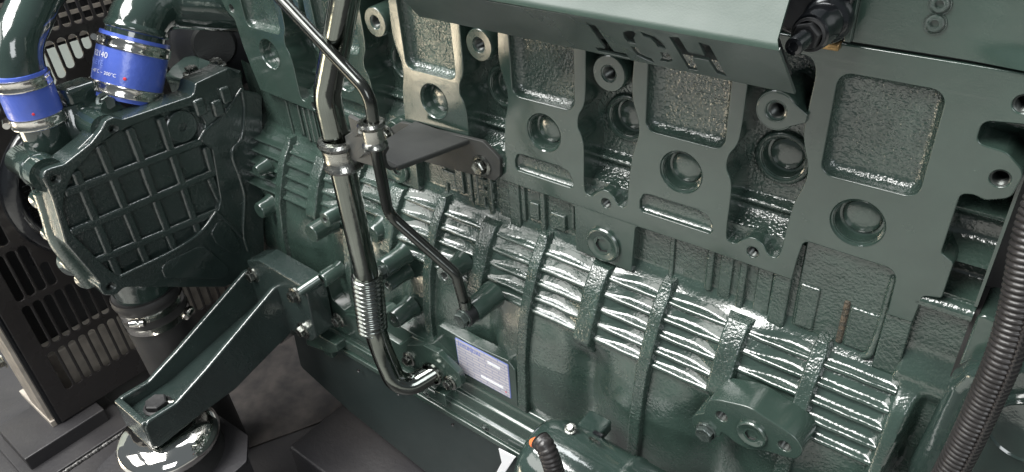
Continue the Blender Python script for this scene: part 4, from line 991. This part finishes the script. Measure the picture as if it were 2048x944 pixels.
br.inputs["Color1"].default_value = (0.60, 0.58, 0.64, 1); br.inputs["Color2"].default_value = (0.68, 0.65, 0.68, 1); br.inputs["Mortar"].default_value = (0.40, 0.41, 0.55, 1)
L.new(mp.outputs[0], br.inputs["Vector"]); L.new(br.outputs[0], b.inputs["Base Color"]); MATS["plate_face"] = m
mg = 0.0011
plate("face_sheet", rrect(x0+mg, x1-mg, z0+mg, z1-mg, 0.001, 2), [], FXZ(LY-0.0004), 0.0003, 0.00008, "plate_face", dp, 30, 1)
def flat_print(txt, x, z, size, m, y, name="print"):
    cu = bpy.data.curves.new("t", 'FONT'); cu.body = txt; cu.size = size; cu.extrude = 0; cu.offset = 0.00022
    o = bpy.data.objects.new("t", cu); COL.objects.link(o); bpy.context.view_layer.update()
    me = bpy.data.meshes.new_from_object(o); bpy.data.objects.remove(o); bpy.data.curves.remove(cu)
    me.transform(frame((x, y, z), (1, 0, 0), (0, 0, 1), (0, -1, 0))); me.materials.append(MATS[m]); me.name = name
    return link(name, me, dp)
flat_print("HYUNDAI", x0+0.0045, z1-0.0098, 0.0082, "blue_print", LY-0.0006)
obj("white_field", box(x0+0.052, x0+0.072, LY-0.0007, LY-0.0005, z1-0.015, z1-0.0105), "white_print", dp, None)
obj("white_field", box(x0+0.038, x0+0.074, LY-0.0007, LY-0.0005, z0+0.0105, z0+0.0145), "white_print", dp, None)
obj("red_mark", lathe([(0.0012, 0.0), (0, 0.0001)], axis_frame((x1-0.007, LY-0.0006, z0+0.008), MINUS_Y), 12), "red_print", dp, None)

# ================================================================== starter motor and conduits
st = thing("starter_motor", "glossy green starter motor body at the bottom edge of the crankcase", "starter motor", (-0.25, -0.10, 0.40))
sc0 = at(1120, 938, y=-0.125); SR = 0.050
fr = axis_frame(sc0, PLUS_X)
obj("motor_body", lathe([(0.0, -0.034), (0.030, -0.0335), (0.042, -0.030), (0.047, -0.024), (SR-0.001, -0.014), (SR, -0.006), (SR, 0.070), (SR+0.0015, 0.072), (SR+0.0015, 0.079), (SR, 0.081), (SR, 0.30)], fr, 64), "green_smooth", st, 45)
p = at(1172, 872, y=-0.100)
obj("motor_bracket", box(p.x-0.020, p.x+0.008, -0.128, -0.062, p.z-0.022, p.z-0.005), "green_smooth", st, 40, bevel=0.003)
p = at(1183, 880, y=-0.100)
obj("bracket_window", box(p.x-0.006, p.x+0.0055, -0.122, -0.085, p.z-0.02, p.z-0.0015), "black_gloss", st, None, bevel=0.001)
put("bolt", BOLTZ, at(1141, 858, y=-0.110), (0, -0.4, 1), 0.0045, st)
a_ = at(1180, 876, y=-0.106); b_ = at(1198, 886, y=-0.112); obj("tie_rod", tube([a_, b_], 0.0017, 10), "zinc", st, 40)
q = [at(a, b, y=-0.085) for a, b in ((997, 898), (1030, 915), (1000, 960), (985, 960), (1003, 925))]
plate("bright_shim", [V((p.x, p.z)) for p in q], [], FXZ(-0.085), 0.002, 0.0004, "white_print", st)

def conduit(name, label, pts, r, pitch, m, seam=True, n=30):
    t = thing(name, label, "conduit", pts[-1], "ribbed cable conduits")
    P = smooth_path(pts, 40); D = [0.0]
    for a, b in zip(P, P[1:]): D.append(D[-1]+(b-a).length)
    S = max(8, int(D[-1]/pitch*7)); Q = []; j = 0; R = []
    for k in range(S+1):
        d = D[-1]*k/S
        while j < len(D)-2 and D[j+1] < d: j += 1
        f = (d-D[j])/max(1e-9, D[j+1]-D[j]); Q.append(P[j].lerp(P[j+1], f))
        w = 0.5+0.5*cos(2*pi*d/pitch); R.append(r*(1-0.115*(1-w**0.55)))
    obj("ribbed_tube", tube(Q, R, n), m, t, 60)
    if seam:
        sd = (CAM-Q[len(Q)//2]).normalized()
        seamp = []
        for k in range(0, len(Q)-1, 2):
            T = (Q[k+1]-Q[k]).normalized(); s = CAM-Q[k]; s = (s-T*s.dot(T)).normalized(); e = T.cross(s)
            if e.dot(RT) < 0: e = -e
            seamp.append(Q[k]+(s*0.93+e*(0.36+0.25*sin(k*0.004)))*r*0.965+e*0.0006*((k//2) % 3-1))
        obj("slit_edge", tube(seamp, 0.0011, 8), m, t, 60)
    return t
conduit("cable_conduit", "thick brown black ribbed conduit curving down the right edge", [at(2140, 300, y=-0.02), at(2092, 390, y=-0.028), at(2062, 480, y=-0.035), at(2047, 560, y=-0.04), at(2030, 640, y=-0.045), at(2005, 720, y=-0.05), at(1971, 800, y=-0.052), at(1934, 880, y=-0.055), at(1898, 950, y=-0.058), at(1855, 1030, y=-0.06)], 0.0114, 0.0042, "conduit_plastic")
c1 = [at(1080, 880, y=-0.175), at(1092, 895, y=-0.178), at(1105, 930, y=-0.18), at(1120, 985, y=-0.18)]
cs = conduit("cable_conduit", "thin black ribbed conduit standing on the starter motor with an orange boot", c1, 0.0095, 0.0040, "conduit_plastic", False)
P = [at(1066, 886, y=-0.172), at(1072, 884, y=-0.172), at(1084, 884, y=-0.172)]
obj("orange_boot", tube(P, [0.0044, 0.0048, 0.0050], 18), "orange_boot", cs, 50)
